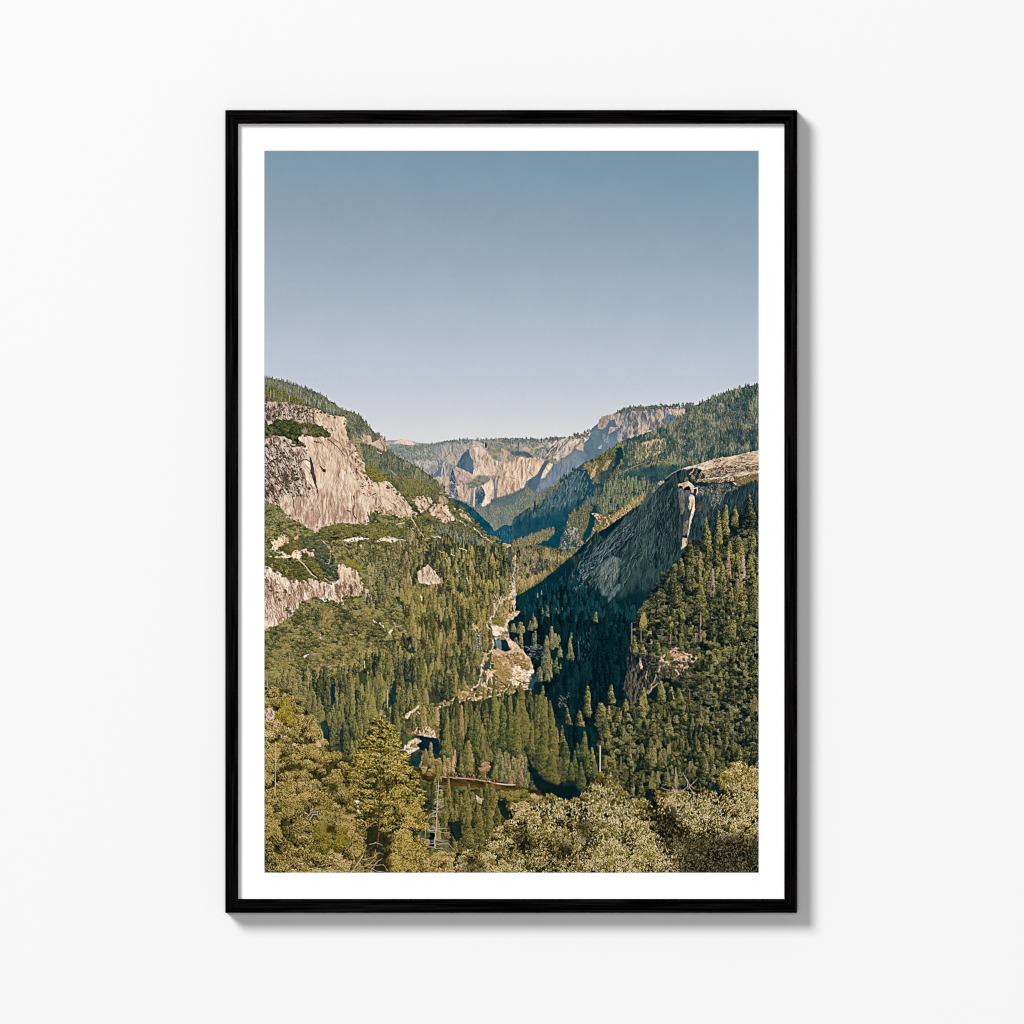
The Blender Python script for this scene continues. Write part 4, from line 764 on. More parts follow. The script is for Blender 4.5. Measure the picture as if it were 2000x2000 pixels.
    line('G 1400,1380 1480,1500 1560,1620 1600,1700', 1.4, (150,112,84), .6, wob=1.5); line('G 820,620 830,700 850,800', 2.4, (96,78,66), .8, wob=1.5); line('G 735,580 745,680 720,760', 2, (110,90,78), .7, wob=2)
    line('G 1100,860 1130,900', 2.4, (100,70,50), .8); line('G 940,600 960,620', 3, (86,76,54), .9)
    line('G 200,600 230,680 270,740', 1.8, (74,62,54), .8, wob=1.5); line('G 500,650 520,720', 2.4, (70,62,54), .8, wob=1.5)
    for s in ('G 120,1440 160,1580', 'G 180,1430 240,1580', 'G 270,1500 290,1620', 'G 340,1480 400,1600', 'G 100,1760 170,1850 230,1932', 'G 60,1780 120,1932', 'G 330,1800 400,1900', 'G 400,1400 430,1480', 'G 550,1310 560,1390', 'G 60,1260 100,1320'): line(s, 1.8, (60,50,48), .75, wob=1.2)
    for s in ('G 90,1750 200,1932', 'G 30,1720 150,1932', 'G 150,1700 330,1880'): line(s, 1.2, (222,198,178), .7)
    for s in ('H 500,20 520,150 550,290', 'H 260,0 300,160', 'H 1460,0 1470,60', 'H 210,0 270,100'): line(s, 2.2, (84,70,64), .75, 1.2, wob=2)
    for s in ('H 1155,70 1150,420', 'H 960,60 975,450', 'H 1080,20 1100,300', 'H 1250,40 1280,200', 'H 420,100 500,300', 'H 620,120 640,300', 'H 1310,0 1330,150'): line(s, 1.8, (176,138,116), .5, wob=1.2)
    for s in ('H 1680,240 1715,370', 'H 1640,380 1640,420', 'H 1470,140 1450,200 1460,280 1500,350', 'H 1360,225 1400,230', 'H 1550,400 1580,440'): line(s, 2, (54,46,42), .8, wob=1)
    for s in ('H 1490,30 1450,120', 'H 1590,150 1600,380', 'H 680,180 670,300', 'H 1340,60 1340,200', 'H 1000,40 1010,400'): line(s, 4, (246,228,208), .5, wob=1)
    th = np.linspace(0, 6.28, 16); line(np.stack([510+(780+42*np.cos(th))/8.05, 970+(172+38*np.sin(th))/8.05], 1), 1, (150,118,98), .7)
    line('H 750,205 790,215 830,200', 1, (120,92,76), .7)
    # bushes on the face
    def bush(rows, fr='G', cols=((44,46,32),(84,82,52),(122,112,74))):
        f = FR[fr]; r = np.random.RandomState(7)
        for t in rows.split():
            x, y, w, h = (float(v) for v in t.split(','))
            q = max(1, int(w*h/1500))
            for k in range(q):
                bx = f[0]+(x+w*r.uniform(-.4, .4))/f[2]; by = f[1]+(y+h*r.uniform(-.3, .5))/f[2]
                s = min(w, h)/f[2]*r.uniform(.7, 1.1) if q < 3 else r.uniform(4, 6)
                blit(blob(max(3, int(s*.85)), max(3, int(s*1.15)), r.randint(10)), bx, by, cols, r.uniform(-.15, .1))
    bush('100,560,90,60 150,690,160,80 280,490,120,70 560,590,120,70 640,560,80,60 950,610,50,50 1010,650,50,50 1160,700,60,45 350,1050,60,60 470,1150,110,50 550,1170,80,40 620,1140,100,50 720,1200,60,40 180,1380,110,70 280,1350,100,60 290,1400,90,50 200,1140,120,40 350,1250,120,50 470,1230,70,30 740,1800,90,60 510,1510,50,30 610,1520,40,30 530,1620,110,90 380,1690,80,80 230,1730,60,40 100,1650,110,50 330,1820,50,50 1440,1580,40,30 1530,1450,35,40 1530,1400,25,25 880,1080,90,50 920,1110,60,30 60,1000,60,60 900,560,40,40 700,600,60,80 200,1590,80,70 70,1160,80,40 140,1420,60,40 520,1560,60,60 420,1620,70,60 560,1690,60,60 60,480,80,50 600,740,80,40 350,650,60,40')
    scatter('G 50,470 900,520 980,620 850,800 500,720 50,760', .014, 'b', (3,4), (4,5), [(44,46,34),(84,80,54),(120,108,74)], 2190, rough=3)
    scatter('G 50,1020 500,1180 640,1250 640,1500 700,1932 50,1932', .014, 'b', (3,4), (4,5), [(44,44,34),(86,80,54),(124,110,76)], 2191, rough=3)
    scatter('G 1380,1080 1600,1400 1700,1700 1932,1932 1600,1932 1480,1500', .01, 'b', (3,3), (3,4), [(60,56,40),(96,88,60)], 2192, rough=3)
    ticks('G 50,1050 480,1200 640,1350 680,1700 880,1932 50,1932', 330, 6, 62, [(58,46,42),(110,90,80)], .25, 1, 2193, op=.6)
    ticks('G 60,480 880,560 860,790 60,740', 150, 5, 85, [(66,54,48),(110,90,80)], .3, 1, 2194, op=.6)
    ticks('H 250,0 1560,0 1690,420 950,470 780,500 450,330', 170, 12, 91, [(140,108,94),(180,150,132)], .06, 1, 2195, op=.5)
    cracks('G 50,460 400,460 880,560 860,790 400,770 50,740', 90, 16, 92, (84,68,60), .6, 20)
    cracks('G 50,1000 300,980 700,1200 660,1400 880,1932 50,1932', 170, 24, 68, (76,60,54), .65, 21, w=2)
    cracks('G 900,600 1200,700 1450,1300 1600,1932 900,1932 860,1300 640,1100', 130, 44, 82, (158,126,104), .5, 22, spread=.2)
    cracks('G 900,600 1200,700 1450,1300 1600,1932 900,1932 860,1300 640,1100', 40, 34, 84, (100,80,68), .5, 23, spread=.3)
    cracks('H 250,0 1560,0 1690,420 950,470 860,590 450,330', 120, 50, 91, (160,126,108), .5, 24, spread=.08)
    cracks('H 250,0 1560,0 1690,420 950,470 860,590 450,330', 50, 30, 92, (96,76,66), .5, 25, spread=.15)
    cracks('E 0,980 280,1100 480,1340 620,1480 600,1530 330,1500 0,1340', 90, 16, 55, (104,82,66), .6, 26)
    EB = [(46,54,38),(92,92,60),(140,128,86)]
    edge(CL, .16, 5, EB, 2.5, 1); edge('E 0,1350 200,1440 330,1470 420,1560 460,1600 600,1530 560,1450 400,1220 280,1100 120,960', .2, 4.5, EB, 3, 2)
    # dark scrub terrace
    T = 'G 50,800 200,740 350,720 520,730 640,800 780,790 950,830 1040,900 1110,960 1080,1000 950,980 850,990 720,970 640,960 600,1030 700,1150 560,1120 460,1040 330,980 250,970 100,1000 50,990'
    fill(T, [(38,50,36),(60,72,46)], 2, scale=6)
    scatter(T, .075, 'b', (5,5), (7,7), [(30,46,32),(66,80,48),(108,112,66)], 220, lum=.25, ls=16, rough=2)
    scatter('G 640,800 780,790 950,830 1040,900 1110,960 1080,1000 850,990 720,970', .06, 'b', (5,5), (6,6), [(40,48,32),(86,84,50),(126,116,74)], 221)
    fill('G 90,750 170,735 180,780 120,800', [(200,170,150)]*2, 1)
    rock('G 640,880 720,860 730,940 660,950', [(96,86,76),(160,140,124)], 60, 2, 6, seed=222, feather=.8)
    # slope rock band lower right of the cliff
    rock('E 0,980 120,960 200,1010 280,1100 400,1220 480,1340 560,1450 620,1480 600,1530 480,1540 330,1500 200,1450 0,1340', [(132,106,86),(206,176,150),(234,210,184)], 55, 2.6, 13, 1.1, seed=223, crack=.6, rough=1.5)
    scatter('E 100,1020 250,1050 480,1300 400,1260 300,1200', .05, 'b', (4,4), (5,5), GB, 224)
    rock('E 0,1350 200,1440 330,1470 420,1560 460,1600 400,1560 250,1480 100,1500 0,1440', [(126,104,80),(196,168,140),(224,200,172)], 40, 2.6, 9, 1.1, seed=225, crack=.6, rough=3)
    # scrub above and below the ledges
    scatter('E 200,900 500,920 800,1000 1000,1080 1090,1200 1100,1300 1500,1560 1600,1700 1932,1900 1932,1932 1300,1932 1000,1700 700,1500 500,1300 300,1080', .1, 'b', (4,4), (5,5), [(62,72,50),(102,104,68),(140,132,92)], 226, lum=.25, ls=16)
    scatter('E 200,900 500,920 800,1000 900,1080 700,1180 500,1200 350,1100', .09, 'c', (7,7), (4,4), [(64,76,54),(104,106,70),(142,134,92)], 227, lum=.2)
    # the two ledge outcrops
    rock('E 520,1270 600,1220 700,1190 800,1230 845,1260 830,1330 760,1400 720,1440 660,1440 600,1350', [(136,108,90),(212,182,158),(238,214,190)], 60, 2.6, 10, 1.1, seed=228, crack=.6, rough=2.5)
    rock('E 780,1420 850,1340 960,1320 1080,1340 1100,1420 1190,1560 1120,1590 1080,1615 960,1570 860,1510 800,1480', [(140,112,94),(218,188,162),(242,220,196)], 65, 2.6, 12, 1, seed=229, crack=.6, rough=2.5)
    rock('E 960,1200 1060,1210 1080,1310 980,1330 940,1260', [(130,108,86),(206,178,152)], 60, 2.6, 8, seed=230, crack=.6, rough=2.5, op=.8)
    rock('E 1260,1470 1350,1480 1440,1560 1480,1640 1400,1580 1300,1530', [(150,126,102),(214,186,158)], 40, 2, 8, seed=231, rough=1.5)
    for s in ('E 1210,1560 1270,1600 1330,1610', 'E 1340,1620 1385,1680', 'E 1240,1410 1290,1395 1330,1430 1300,1460', 'E 1170,1380 1210,1410', 'E 960,1140 1000,1150'): scree(s, 1.5)
    scree('E 1500,1700 1600,1810 1680,1860 1780,1932', 1.2)
    for x, y in ((930,1470),(1080,1530),(880,1400),(640,1260),(560,1300),(690,1420),(1040,1500),(980,1400),(720,1300)): blit(blob(4, 4, x % 9), 740+x/8.05, 820+y/8.05, GB, -.1)
    # conifers along the lower ridge
    scatter('E 1000,1640 1250,1720 1500,1850 1640,1932 A 1932,1500 1932,1932 1780,1932 1500,1560 1350,1330 1250,1260', .13, 'c', (8,15), (3,5), GH, 232, lum=.25, ls=14, pal2=[(30,58,62),(60,82,74),(96,106,84)], p2=.4)
    # broad scrub slopes, rows of oaks
    B1 = 'A 25,1180 160,1180 240,1220 330,1260 430,1320 460,1290 560,1250 840,1240 860,1150 1040,1200 1200,1160 1300,1240 1420,1320 1560,1440 1500,1600 1460,1932 25,1932'
    scatter(B1, .075, 'b', (4,6), (5.5,8), GB, 233, lum=.4, ls=14, jit=.2, bias=.1)
    ticks('A 480,1380 1150,1380 1440,1560 1440,1932 900,1932 800,1600', 900, 5, 60, [(30,42,34),(50,58,42),(120,114,72)], .25, 1, 234, .5)
    scatter('A 460,1290 560,1250 700,1235 840,1240 1000,1240 1150,1300 1160,1330 1050,1320 880,1340 800,1320 700,1310 600,1340 500,1350 440,1300', .1, 'b', (6,6), (8,8), [(34,50,34),(84,92,54),(132,126,78)], 235, lum=.1)
    scatter('A 490,1340 640,1345 780,1330 880,1350 860,1356 620,1352', .2, 'b', (3,3), (5,5), [(22,32,30),(38,46,38)], 236)
    fill('A 25,1340 60,1360 180,1330 300,1330 430,1420 420,1480 300,1500 180,1480 60,1400', [(70,72,46),(104,98,62)], 2, scale=6, op=.7)
    scatter('A 25,1060 110,1080 240,1200 200,1230 25,1180', .1, 'b', (5,5), (6,6), GB, 2360, lum=.3, bias=.02)
    scatter('H 540,640 640,700 640,840 430,820 300,800 430,720', .07, 'b', (5,5), (7,7), [(50,58,38),(98,96,58),(142,130,82)], 2361)
    scatter('H 60,680 130,700 140,900 60,930', .08, 'b', (5,5), (7,7), GB, 2362)
    # pale road cut
    rock('A 610,1358 700,1342 760,1330 790,1345 850,1346 860,1352 780,1356 740,1370 680,1376', [(178,146,118),(234,206,176),(248,226,200)], 0, 2, 10, seed=240, rough=1)
    rock('A 890,1362 940,1335 1000,1325 1040,1350 1080,1355 1130,1355 1170,1358 1160,1366 1060,1364 1010,1378 960,1366 900,1368', [(168,138,112),(228,198,168),(244,220,192)], 0, 2, 9, seed=241, rough=1.5)
    rock('E 440,1870 480,1800 540,1800 520,1880 540,1900 400,1905', [(170,140,118),(236,208,180)], 80, 2, 9, seed=242, rough=1)
    line('A 450,1340 510,1400 540,1450', 1.5, (206,180,148), .7, wob=1)
    line('E 510,1440 520,1560 600,1700 660,1780 740,1880', 1.8, (196,176,142), .8, wob=1); line('A 1165,1195 1210,1280 1235,1305', 1.4, (196,174,140), .8)
    for s in ('A 760,1395 772,1420', 'A 1290,1390 1305,1445', 'A 1260,1330 1300,1350', 'A 1310,1330 1400,1345', 'A 940,1530 990,1590', 'A 1060,1590 1080,1640', 'A 1040,1240 1110,1230', 'E 280,1640 380,1625', 'E 480,1720 570,1700'): scree(s, 1.6)
    # earth bank at the left
    rock('H 130,680 250,680 330,600 400,600 440,640 420,720 330,750 260,850 150,850 190,760', [(150,112,80),(228,196,160),(246,220,190)], 20, 3, 8, seed=243, rough=2)
    rock('H 520,650 570,610 610,640 560,700', [(170,116,84),(222,176,142)], 20, 2, 6, seed=244, rough=1.5)
    rock('H 250,840 330,860 480,930 500,860 560,830 640,850 640,900 610,1000 540,960 460,950 380,970 300,960 110,955 110,935 300,940 380,920 260,880', [(150,120,86),(226,196,158),(244,218,188)], 25, 3, 8, seed=245, rough=1.5)
    rock('H 640,850 700,820 760,840 850,820 840,930 780,970 700,900', [(150,112,98),(210,176,158),(228,202,186)], 85, 2.2, 9, seed=246, rough=1.5)
    bush('560,690,40,30 230,760,30,30 200,810,30,40 330,820,80,60 430,780,150,90 420,860,120,60 130,740,60,60 230,860,90,60 340,900,70,40 600,870,30,20 570,760,80,60', 'H', ((40,48,34),(86,86,52),(130,118,74)))
    scatter('A 330,1340 440,1300 500,1400 520,1500 460,1560 420,1480 340,1430', .06, 'b', (6,6), (8,8), [(36,54,46),(72,86,60),(110,112,76)], 247)
    scatter('H 60,980 400,940 560,960 640,1060 720,1200 900,1330 700,1340 440,1310 300,1180 60,1070', .05, 'b', (6,6), (8,9), [(28,44,32),(70,78,46),(118,112,64)], 248, lum=.2)
    scatter('H 640,900 860,980 1000,1080 1050,1340 930,1320 780,1200 640,1010', .05, 'b', (6,6), (8,9), [(34,48,32),(84,88,48),(128,118,66)], 249, lum=.2)
    scatter('H 880,800 1100,820 1180,1050 1240,1300 1100,1350 1020,1300 960,1050 860,950', .05, 'b', (6,7), (8,9), [(30,46,44),(62,76,58),(104,106,78)], 250, lum=.2)
    line('H 600,1000 680,1060 760,1180 860,1260 950,1330', 2.2, (206,178,150), .8, wob=1); line('H 740,1110 860,1240 920,1310', 2.4, (40,40,36), .8, wob=1)
    line('H 1090,850 1100,950 1060,1060', 1.3, (190,166,138), .7, wob=1); line('H 940,680 1080,790 1130,870', 1.2, (196,172,140), .7, wob=1); line('H 1000,1280 1080,1340 1180,1340', 1.6, (216,192,166), .8)
    # lower cliffs
    rock('H 50,1085 130,1100 200,1150 330,1210 400,1290 470,1320 600,1310 700,1330 760,1280 900,1330 1080,1350 1180,1350 1230,1290 1240,1500 1290,1600 1300,1690 1240,1690 1120,1620 1010,1640 900,1590 820,1560 740,1630 650,1640 600,1780 480,1840 500,1932 C 60,100 25,130 25,-50 H 50,1932', [(150,122,106),(220,190,166),(246,228,206)], 78, 3, 24, 1, seed=251, crack=.4, rough=1.5, bias=.03)
    rock('H 1200,1180 1240,1040 1290,1030 1340,1120 1400,1105 1500,1160 1570,1250 1610,1400 1600,1500 1520,1570 1480,1590 1400,1560 1330,1590 1260,1700 1180,1600 1160,1400 1240,1320', [(128,104,86),(212,182,154),(240,218,190)], 70, 3, 12, 1, seed=252, crack=.6, rough=1.5)
    rock('H 1620,1440 1690,1450 1760,1540 1810,1620 1740,1640 1660,1600', [(140,116,96),(214,186,160)], 60, 2.4, 12, seed=253, crack=.5, rough=1.5)
    rock('C 25,-20 200,-60 240,0 220,30 120,80 60,110 25,135', [(150,122,106),(214,186,164),(240,220,198)], 85, 2.6, 24, 1, seed=254, crack=.4, rough=1)
    for s in ('H 150,1380 190,1480 210,1600', 'H 460,1330 540,1560', 'H 600,1330 640,1560', 'H 700,1290 760,1380 850,1460', 'H 990,1450 1000,1530 920,1590 870,1590', 'H 240,1580 220,1720', 'H 650,1640 660,1690', 'H 1330,1040 1320,1100'): line(s, 1.8, (90,72,62), .75, wob=1.5)
    for s in ('H 300,1220 390,1440', 'H 820,1340 850,1460', 'H 1130,1400 1140,1600', 'H 560,1560 620,1600', 'H 700,1480 690,1600'): line(s, 5, (246,230,210), .55, wob=1)
    fill('H 1380,1380 1440,1400 1440,1540 1410,1560 1400,1450', [(80,70,56),(110,96,78)], 1, scale=4); fill('H 1160,1390 1210,1360 1230,1430 1200,1560', [(104,90,78),(140,120,106)], 1.2, scale=4, op=.8)
    fill('H 870,1460 960,1440 1000,1500 920,1580 880,1570', [(206,166,140),(222,186,160)], 1, scale=5, op=.7)
    bush('80,1220,60,50 220,1180,60,50 240,1390,40,30 290,1460,40,30 400,1500,90,100 600,1330,100,40 980,1420,40,40 440,1560,50,40 210,1540,40,60 90,1500,30,20 1030,1640,80,60 440,1800,90,120 340,1900,40,40', 'H')
    scatter('H 1320,960 1480,980 1560,1150 1480,1140 1400,1080 1330,1100', .08, 'b', (6,6), (8,8), [(70,72,40),(122,116,64),(150,138,84)], 255)
    edge('H 50,1085 130,1100 200,1150 330,1210 400,1290 470,1320 600,1310 700,1330 760,1280 900,1330 1080,1350 1180,1350 1230,1290 1200,1180 1240,1040 1290,1030 1340,1120 1500,1160 1570,1250 1610,1400 1600,1500 1520,1570 1330,1590 1260,1700 1120,1620 900,1590 740,1630 600,1780 480,1840', .2, 6, EB, 2.5, 3)
    for q_ in ('E 520,1270 600,1220 700,1190 800,1230 845,1260 830,1330 760,1400 660,1440 600,1350', 'E 780,1420 850,1340 960,1320 1080,1340 1100,1420 1190,1560 1080,1615 960,1570 800,1480', 'H 130,680 250,680 330,600 440,640 420,720 260,850 150,850', 'H 480,930 500,860 640,850 610,1000', 'A 610,1358 760,1330 860,1352 680,1376', 'A 890,1362 1000,1325 1170,1358 1010,1378'): edge(q_, .2, 4.5, EB, 2.2, 4)
    cracks('H 50,1085 400,1290 760,1280 1180,1350 1340,1120 1610,1400 1480,1590 900,1590 500,1932 50,1932', 150, 26, 82, (104,82,72), .55, 27, spread=.2)
    ticks('H 60,1100 700,1350 1200,1360 1600,1300 1600,1560 900,1600 500,1850 60,1932', 420, 7, 80, [(110,88,76),(160,134,118)], .15, 1, 2560, op=.55)
    # next belt of scrub below the cliffs
    B2 = 'C 25,560 25,140 130,80 230,20 300,-60 480,-70 640,-60 900,-80 1000,-60 1100,0 1100,200 900,320 700,420 480,480 400,620 330,680 240,600 160,560 100,550'
    scatter(B2, .05, 'b', (6,8), (8,11), [(34,46,36),(90,94,60),(144,134,88)], 257, lum=.4, ls=20, jit=.2, bias=.07, pal2=[(50,54,42),(106,100,68),(156,142,98)])
    scatter('C 60,420 300,440 480,440 700,380 500,480 400,640 300,620 120,540', .006, 'c', (18,28), (8,10), [(40,50,40),(98,100,66),(150,138,96)], 258, lum=.3, jit=.2)
    bush('1320,1590,90,70 1450,1600,150,80 1560,1560,90,60 850,1620,120,80 700,1700,200,100 1150,1700,150,80 600,1880,150,70', 'H', ((30,42,32),(76,82,48),(124,116,66)))
    for s in ('C 970,110 950,150 960,155', 'C 880,60 910,100', 'C 450,140 440,180', 'C 650,150 680,155', 'C 320,320 360,295', 'C 820,200 800,260 830,300', 'C 1020,290 1050,330', 'C 860,60 830,40', 'C 960,120 975,110', 'C 500,385 530,375'): scree(s, 2.2)
    line('C 986,60 1000,90 1040,80', 2, (200,176,150), .7, wob=1)
def wood(p, dens, h, w, seed, cols=GC, **k):
    scatter(p, dens, 'c', h, w, cols, seed, **k)
def paint_river():
    hy = lambda y: np.interp(y, [1050,1100,1150,1200,1250,1300,1350,1400,1450,1500], [12,16,20,26,34,42,48,52,56,58])
    wy = lambda y: np.interp(y, [1050,1100,1150,1200,1250,1300,1350,1400,1450,1500], [4,5,6,9,11,14,16,17,18,20])
    # gravel and water ground
    fill('A 1860,1380 1932,1400 B 30,1480 20,1600 20,1932 K 900,0 1050,0 1000,200 950,250 950,420 1130,430 1000,560 880,640 900,900 1300,1300 1390,1560 1300,1700 1340,1932 0,1932 300,1200 500,500 700,0', [(150,128,98),(196,166,132),(226,200,170)], 1.5, scale=6, seed=300)
    rock('K 940,30 1040,30 1040,130 960,200 890,210 890,90', [(70,70,72),(190,164,144),(232,210,194)], 0, 1.6, 5, 1.2, seed=301, crack=.6)
    rock('K 570,700 700,690 830,730 890,810 760,870 680,900 640,960 600,990 570,830', [(190,160,134),(240,216,190),(250,234,214)], 15, 3, 12, seed=302, crack=.3)
    rock('K 1000,1400 1180,1480 1290,1530 1390,1550 1340,1640 1280,1740 1250,1830 1100,1932 700,1932 900,1800 960,1650', [(200,166,136),(244,220,192),(252,238,218)], 20, 3, 12, .6, seed=303, crack=.35)
    rock('K 400,1540 640,1560 640,1640 560,1700 480,1800 330,1860 260,1880 380,1700', [(160,128,100),(226,196,164),(246,224,196)], 10, 3, 10, seed=304, crack=.4)
    rock('K 850,1190 1190,1220 1230,1330 1280,1500 1130,1470 1000,1400 880,1440 840,1300', [(110,92,66),(184,150,116),(226,194,160)], 15, 2, 8, 1, seed=305, crack=.5)
    rock('K 910,430 1080,420 1110,450 1060,500 920,570 880,520', [(120,100,76),(206,176,146),(234,210,184)], 170, 2, 9, seed=306, crack=.4)
    rock('K 590,350 660,360 700,430 620,440', [(160,130,104),(222,194,164)], 20, 2, 8, seed=307)
    line('K 690,170 730,260 790,360 810,410', 2, (232,208,184), .9, 1.4); line('K 640,270 670,240', 2, (222,196,168), .8); line('K 800,180 880,160', 1.6, (226,200,174), .9)
    line('K 490,640 540,590 640,500', 2.2, (226,196,168), .8, wob=1); 
    fill('K 605,1010 650,955 740,950 780,970 770,1060 775,1160 700,1130 640,1080', [(86,108,118),(106,126,134)], .8, scale=6)
    fill('K 760,960 860,950 900,1060 960,1150 850,1190 770,1160', [(18,44,56),(30,58,68)], 1, scale=5)
    line('K 605,1030 650,1090 720,1140 800,1180', 1.6, (196,158,104), .8)
    fill('K 1330,1600 1430,1600 1440,1720 1380,1800 1360,1932 1290,1932 1250,1860 1300,1740', [(24,56,68),(60,88,98)], 1, scale=6)
    rock('K 760,800 840,800 890,830 870,870 780,860', [(100,94,84),(150,136,120)], 10, 2, 6, seed=308)
    scatter('K 640,900 820,860 880,900 860,960 720,960', .15, 'b', (3,3), (4,4), [(30,48,46),(110,104,80),(190,170,140)], 309)
    cracks('K 570,700 830,730 890,810 640,960 600,990 K 1000,1400 1390,1550 1250,1830 1100,1932 700,1932 960,1650', 60, 9, 12, (150,120,96), .6, 30, spread=.5)
    scatter('K 950,1400 1290,1530 1390,1550 1250,1830 1100,1932 800,1932 960,1650', .05, 'b', (2,2), (3,4), [(96,80,58),(150,126,92),(190,162,124)], 3051, lum=.2)
    scatter('K 850,1190 1190,1220 1280,1500 1130,1470 880,1440', .08, 'b', (3,3), (4,5), [(70,62,44),(128,108,74),(176,148,108)], 3052, lum=.2)
    sb = [(62,60,44),(128,114,72),(176,152,104)]
    scatter('K 560,1260 800,1220 830,1400 900,1500 960,1700 900,1790 780,1800 640,1640 640,1500 560,1440', .09, 'b', (5,6), (6,8), sb, 310, lum=.2)
    scatter('K 860,1230 1180,1300 1290,1500 1250,1600 1200,1540 1100,1400 900,1320', .06, 'b', (4,5), (5,6), sb, 311)
    scatter('K 420,1400 560,1340 620,1460 520,1530 430,1490', .12, 'b', (5,5), (6,6), [(20,40,44),(50,68,60),(90,96,72)], 312)
    scatter('K 600,560 840,540 840,700 640,700', .1, 'b', (6,7), (7,8), [(60,74,44),(112,112,60),(156,142,86)], 313)
    scatter('K 0,1880 300,1850 700,1900 1100,1932 1300,1900 1300,1932 L 1300,100 900,130 860,100', .05, 'b', (6,7), (7,9), sb, 314)
    for s in ('K 1040,1720 1160,1760 1300,1770', 'K 1180,1780 1280,1810', 'K 1000,1890 1120,1880', 'K 1160,1860 1240,1890'): line(s, 2.2, (88,76,60), .8, wob=1)
    for s in ('K 600,1600 690,1660', 'K 600,1700 760,1760 870,1820', 'K 590,1670 640,1720'): line(s, 2.4, (70,62,50), .8, wob=1)
    # long stands between slope and river
    W1 = 'A 1420,1300 1500,1380 1640,1400 1830,1400 1932,1420 B 20,1500 -10,1700 K 900,0 940,150 700,180 600,330 640,450 560,560 480,640 500,760 560,860 600,1000 560,1180 400,1180 380,1400 420,1500 380,1700 260,1860 100,1932 C 1500,640 1300,700 1100,620 900,500 700,400 900,320 1080,200 1120,60 1060,-30 1000,-150 1060,-330'
    fill(W1, [(30,44,40),(60,68,48)], 4, scale=8, op=.75)
    wood(W1, .017, hy, wy, 320, lum=.5, ls=22, jit=.25, rough=4, pal2=[(28,42,40),(74,84,58),(128,122,78)], p2=.4)
    wood('A 1350,1450 1600,1420 1932,1440 B 10,1600 K 900,0 560,400 480,700 540,1180 380,1300 100,1500 C 1250,300 1100,100 1000,-200', .011, hy, wy, 321, lum=.5, jit=.25, ls=20, rough=4, cols=[(48,58,42),(100,102,62),(152,140,88)], pal2=[(66,62,44),(128,112,74),(168,146,106)], p2=.25)
    rock('A 1205,1600 1270,1560 1290,1550 1340,1600 1370,1650 1390,1690 1300,1700 1220,1690', [(140,116,98),(208,180,158),(234,212,192)], 70, 2.6, 10, 1, seed=256, crack=.4, rough=1.5)
    scatter('C 780,-330 1000,-500 1150,-700 1250,-600 1060,-300 1000,-120 900,-60 780,-60', .02, 'c', (14,18), (6,7), [(54,62,46),(110,106,74),(158,146,108)], 3201, lum=.3, jit=.2)
    for s in ('A 1150,1640 1165,1700', 'A 1420,1500 1440,1530', 'A 1500,1580 1530,1640', 'A 1230,1780 1240,1830', 'A 1370,1440 1410,1450', 'A 1460,1470 1500,1480', 'A 1590,1640 1600,1700', 'A 1520,1420 1580,1440'): scree(s, 1.3)
    wood('K 880,40 960,60 930,200 900,420 800,520 650,520 560,560 480,640 500,760 560,880 600,1010 560,1200 420,1250 400,1500 380,1700 260,1880 100,1932 0,1932 0,1500', .012, hy, wy, 3210, lum=.4, ls=14, rough=6, pal2=[(60,58,42),(122,110,72),(166,146,104)], p2=.35)
    wood('B 20,1420 60,1500 40,1600 50,1700 25,1800 30,1932 -30,1932 -60,1700 -50,1500', .012, lambda y: 15, lambda y: 5, 3211, cols=[(34,58,56),(98,104,76),(150,138,100)], lum=.3, jit=.2)
    wood('K 380,1560 500,1650 460,1850 300,1932 200,1932', .006, lambda y: 24, lambda y: 9, 3212, lum=.3)
    scatter('K 560,1800 760,1780 1000,1932 600,1932', .05, 'b', (5,6), (7,8), sb, 3213, lum=.3)
    # sand gaps between the trees
    rock('K 200,680 240,650 330,720 300,800 240,760', [(170,126,92),(226,186,148)], 30, 2, 7, seed=322, rough=1.5)
    for s in ('K 290,760 330,850 300,960', 'K 330,900 340,1100', 'K 130,1060 150,1250', 'K 60,780 80,800'): line(s, 3.4, (34,50,56), .75, wob=2)
    ticks('K 280,750 360,760 350,1150 300,1150', 26, 3, 10, [(120,116,110),(220,210,196)], .5, 1, 323)
    ticks('K 590,100 900,80 850,420 620,440', 60, 4, 80, [(170,146,110),(220,194,160)], .4, 1, 324)
    wood('K 820,160 950,180 930,520 840,560', .02, lambda y: 26, lambda y: 8, 325, cols=[(70,66,46),(134,118,78),(176,150,110)])
    # tall stands lower left
    W2 = 'C 480,470 700,430 900,350 1050,330 1500,300 1640,350 1600,480 1500,600 1450,640 1350,640 1200,680 1160,660 1100,730 1050,740 1000,900 1050,980 900,1000 760,1180 680,1110 560,1040 480,1000 440,900 400,780 330,680 380,560'
    fill(W2, [(34,48,40),(64,72,50)], 3, scale=10, op=.8)
    wood(W2, .0075, hy, wy, 330, lum=.45, ls=26, jit=.2, rough=5, cols=[(30,44,38),(94,98,62),(146,136,88)], pal2=[(22,38,40),(70,80,58),(122,118,78)], p2=.35)
    fill('C 935,690 945,600 990,480 1010,520 1000,640 960,680', [(12,40,50),(26,52,56)], 2.5, scale=5, op=.85)
    line('C 936,560 938,690', 1.3, (190,180,160), .8)
    fill('C 510,590 520,520 550,500 550,640 525,690', [(8,38,50)]*2, 1, op=.8); fill('C 440,800 480,780 510,860 500,960 460,900', [(10,38,44)]*2, 1.5, op=.75)
    fill('C 1070,260 1130,240 1150,280 1100,300', [(20,50,56)]*2, 1.5, op=.8)
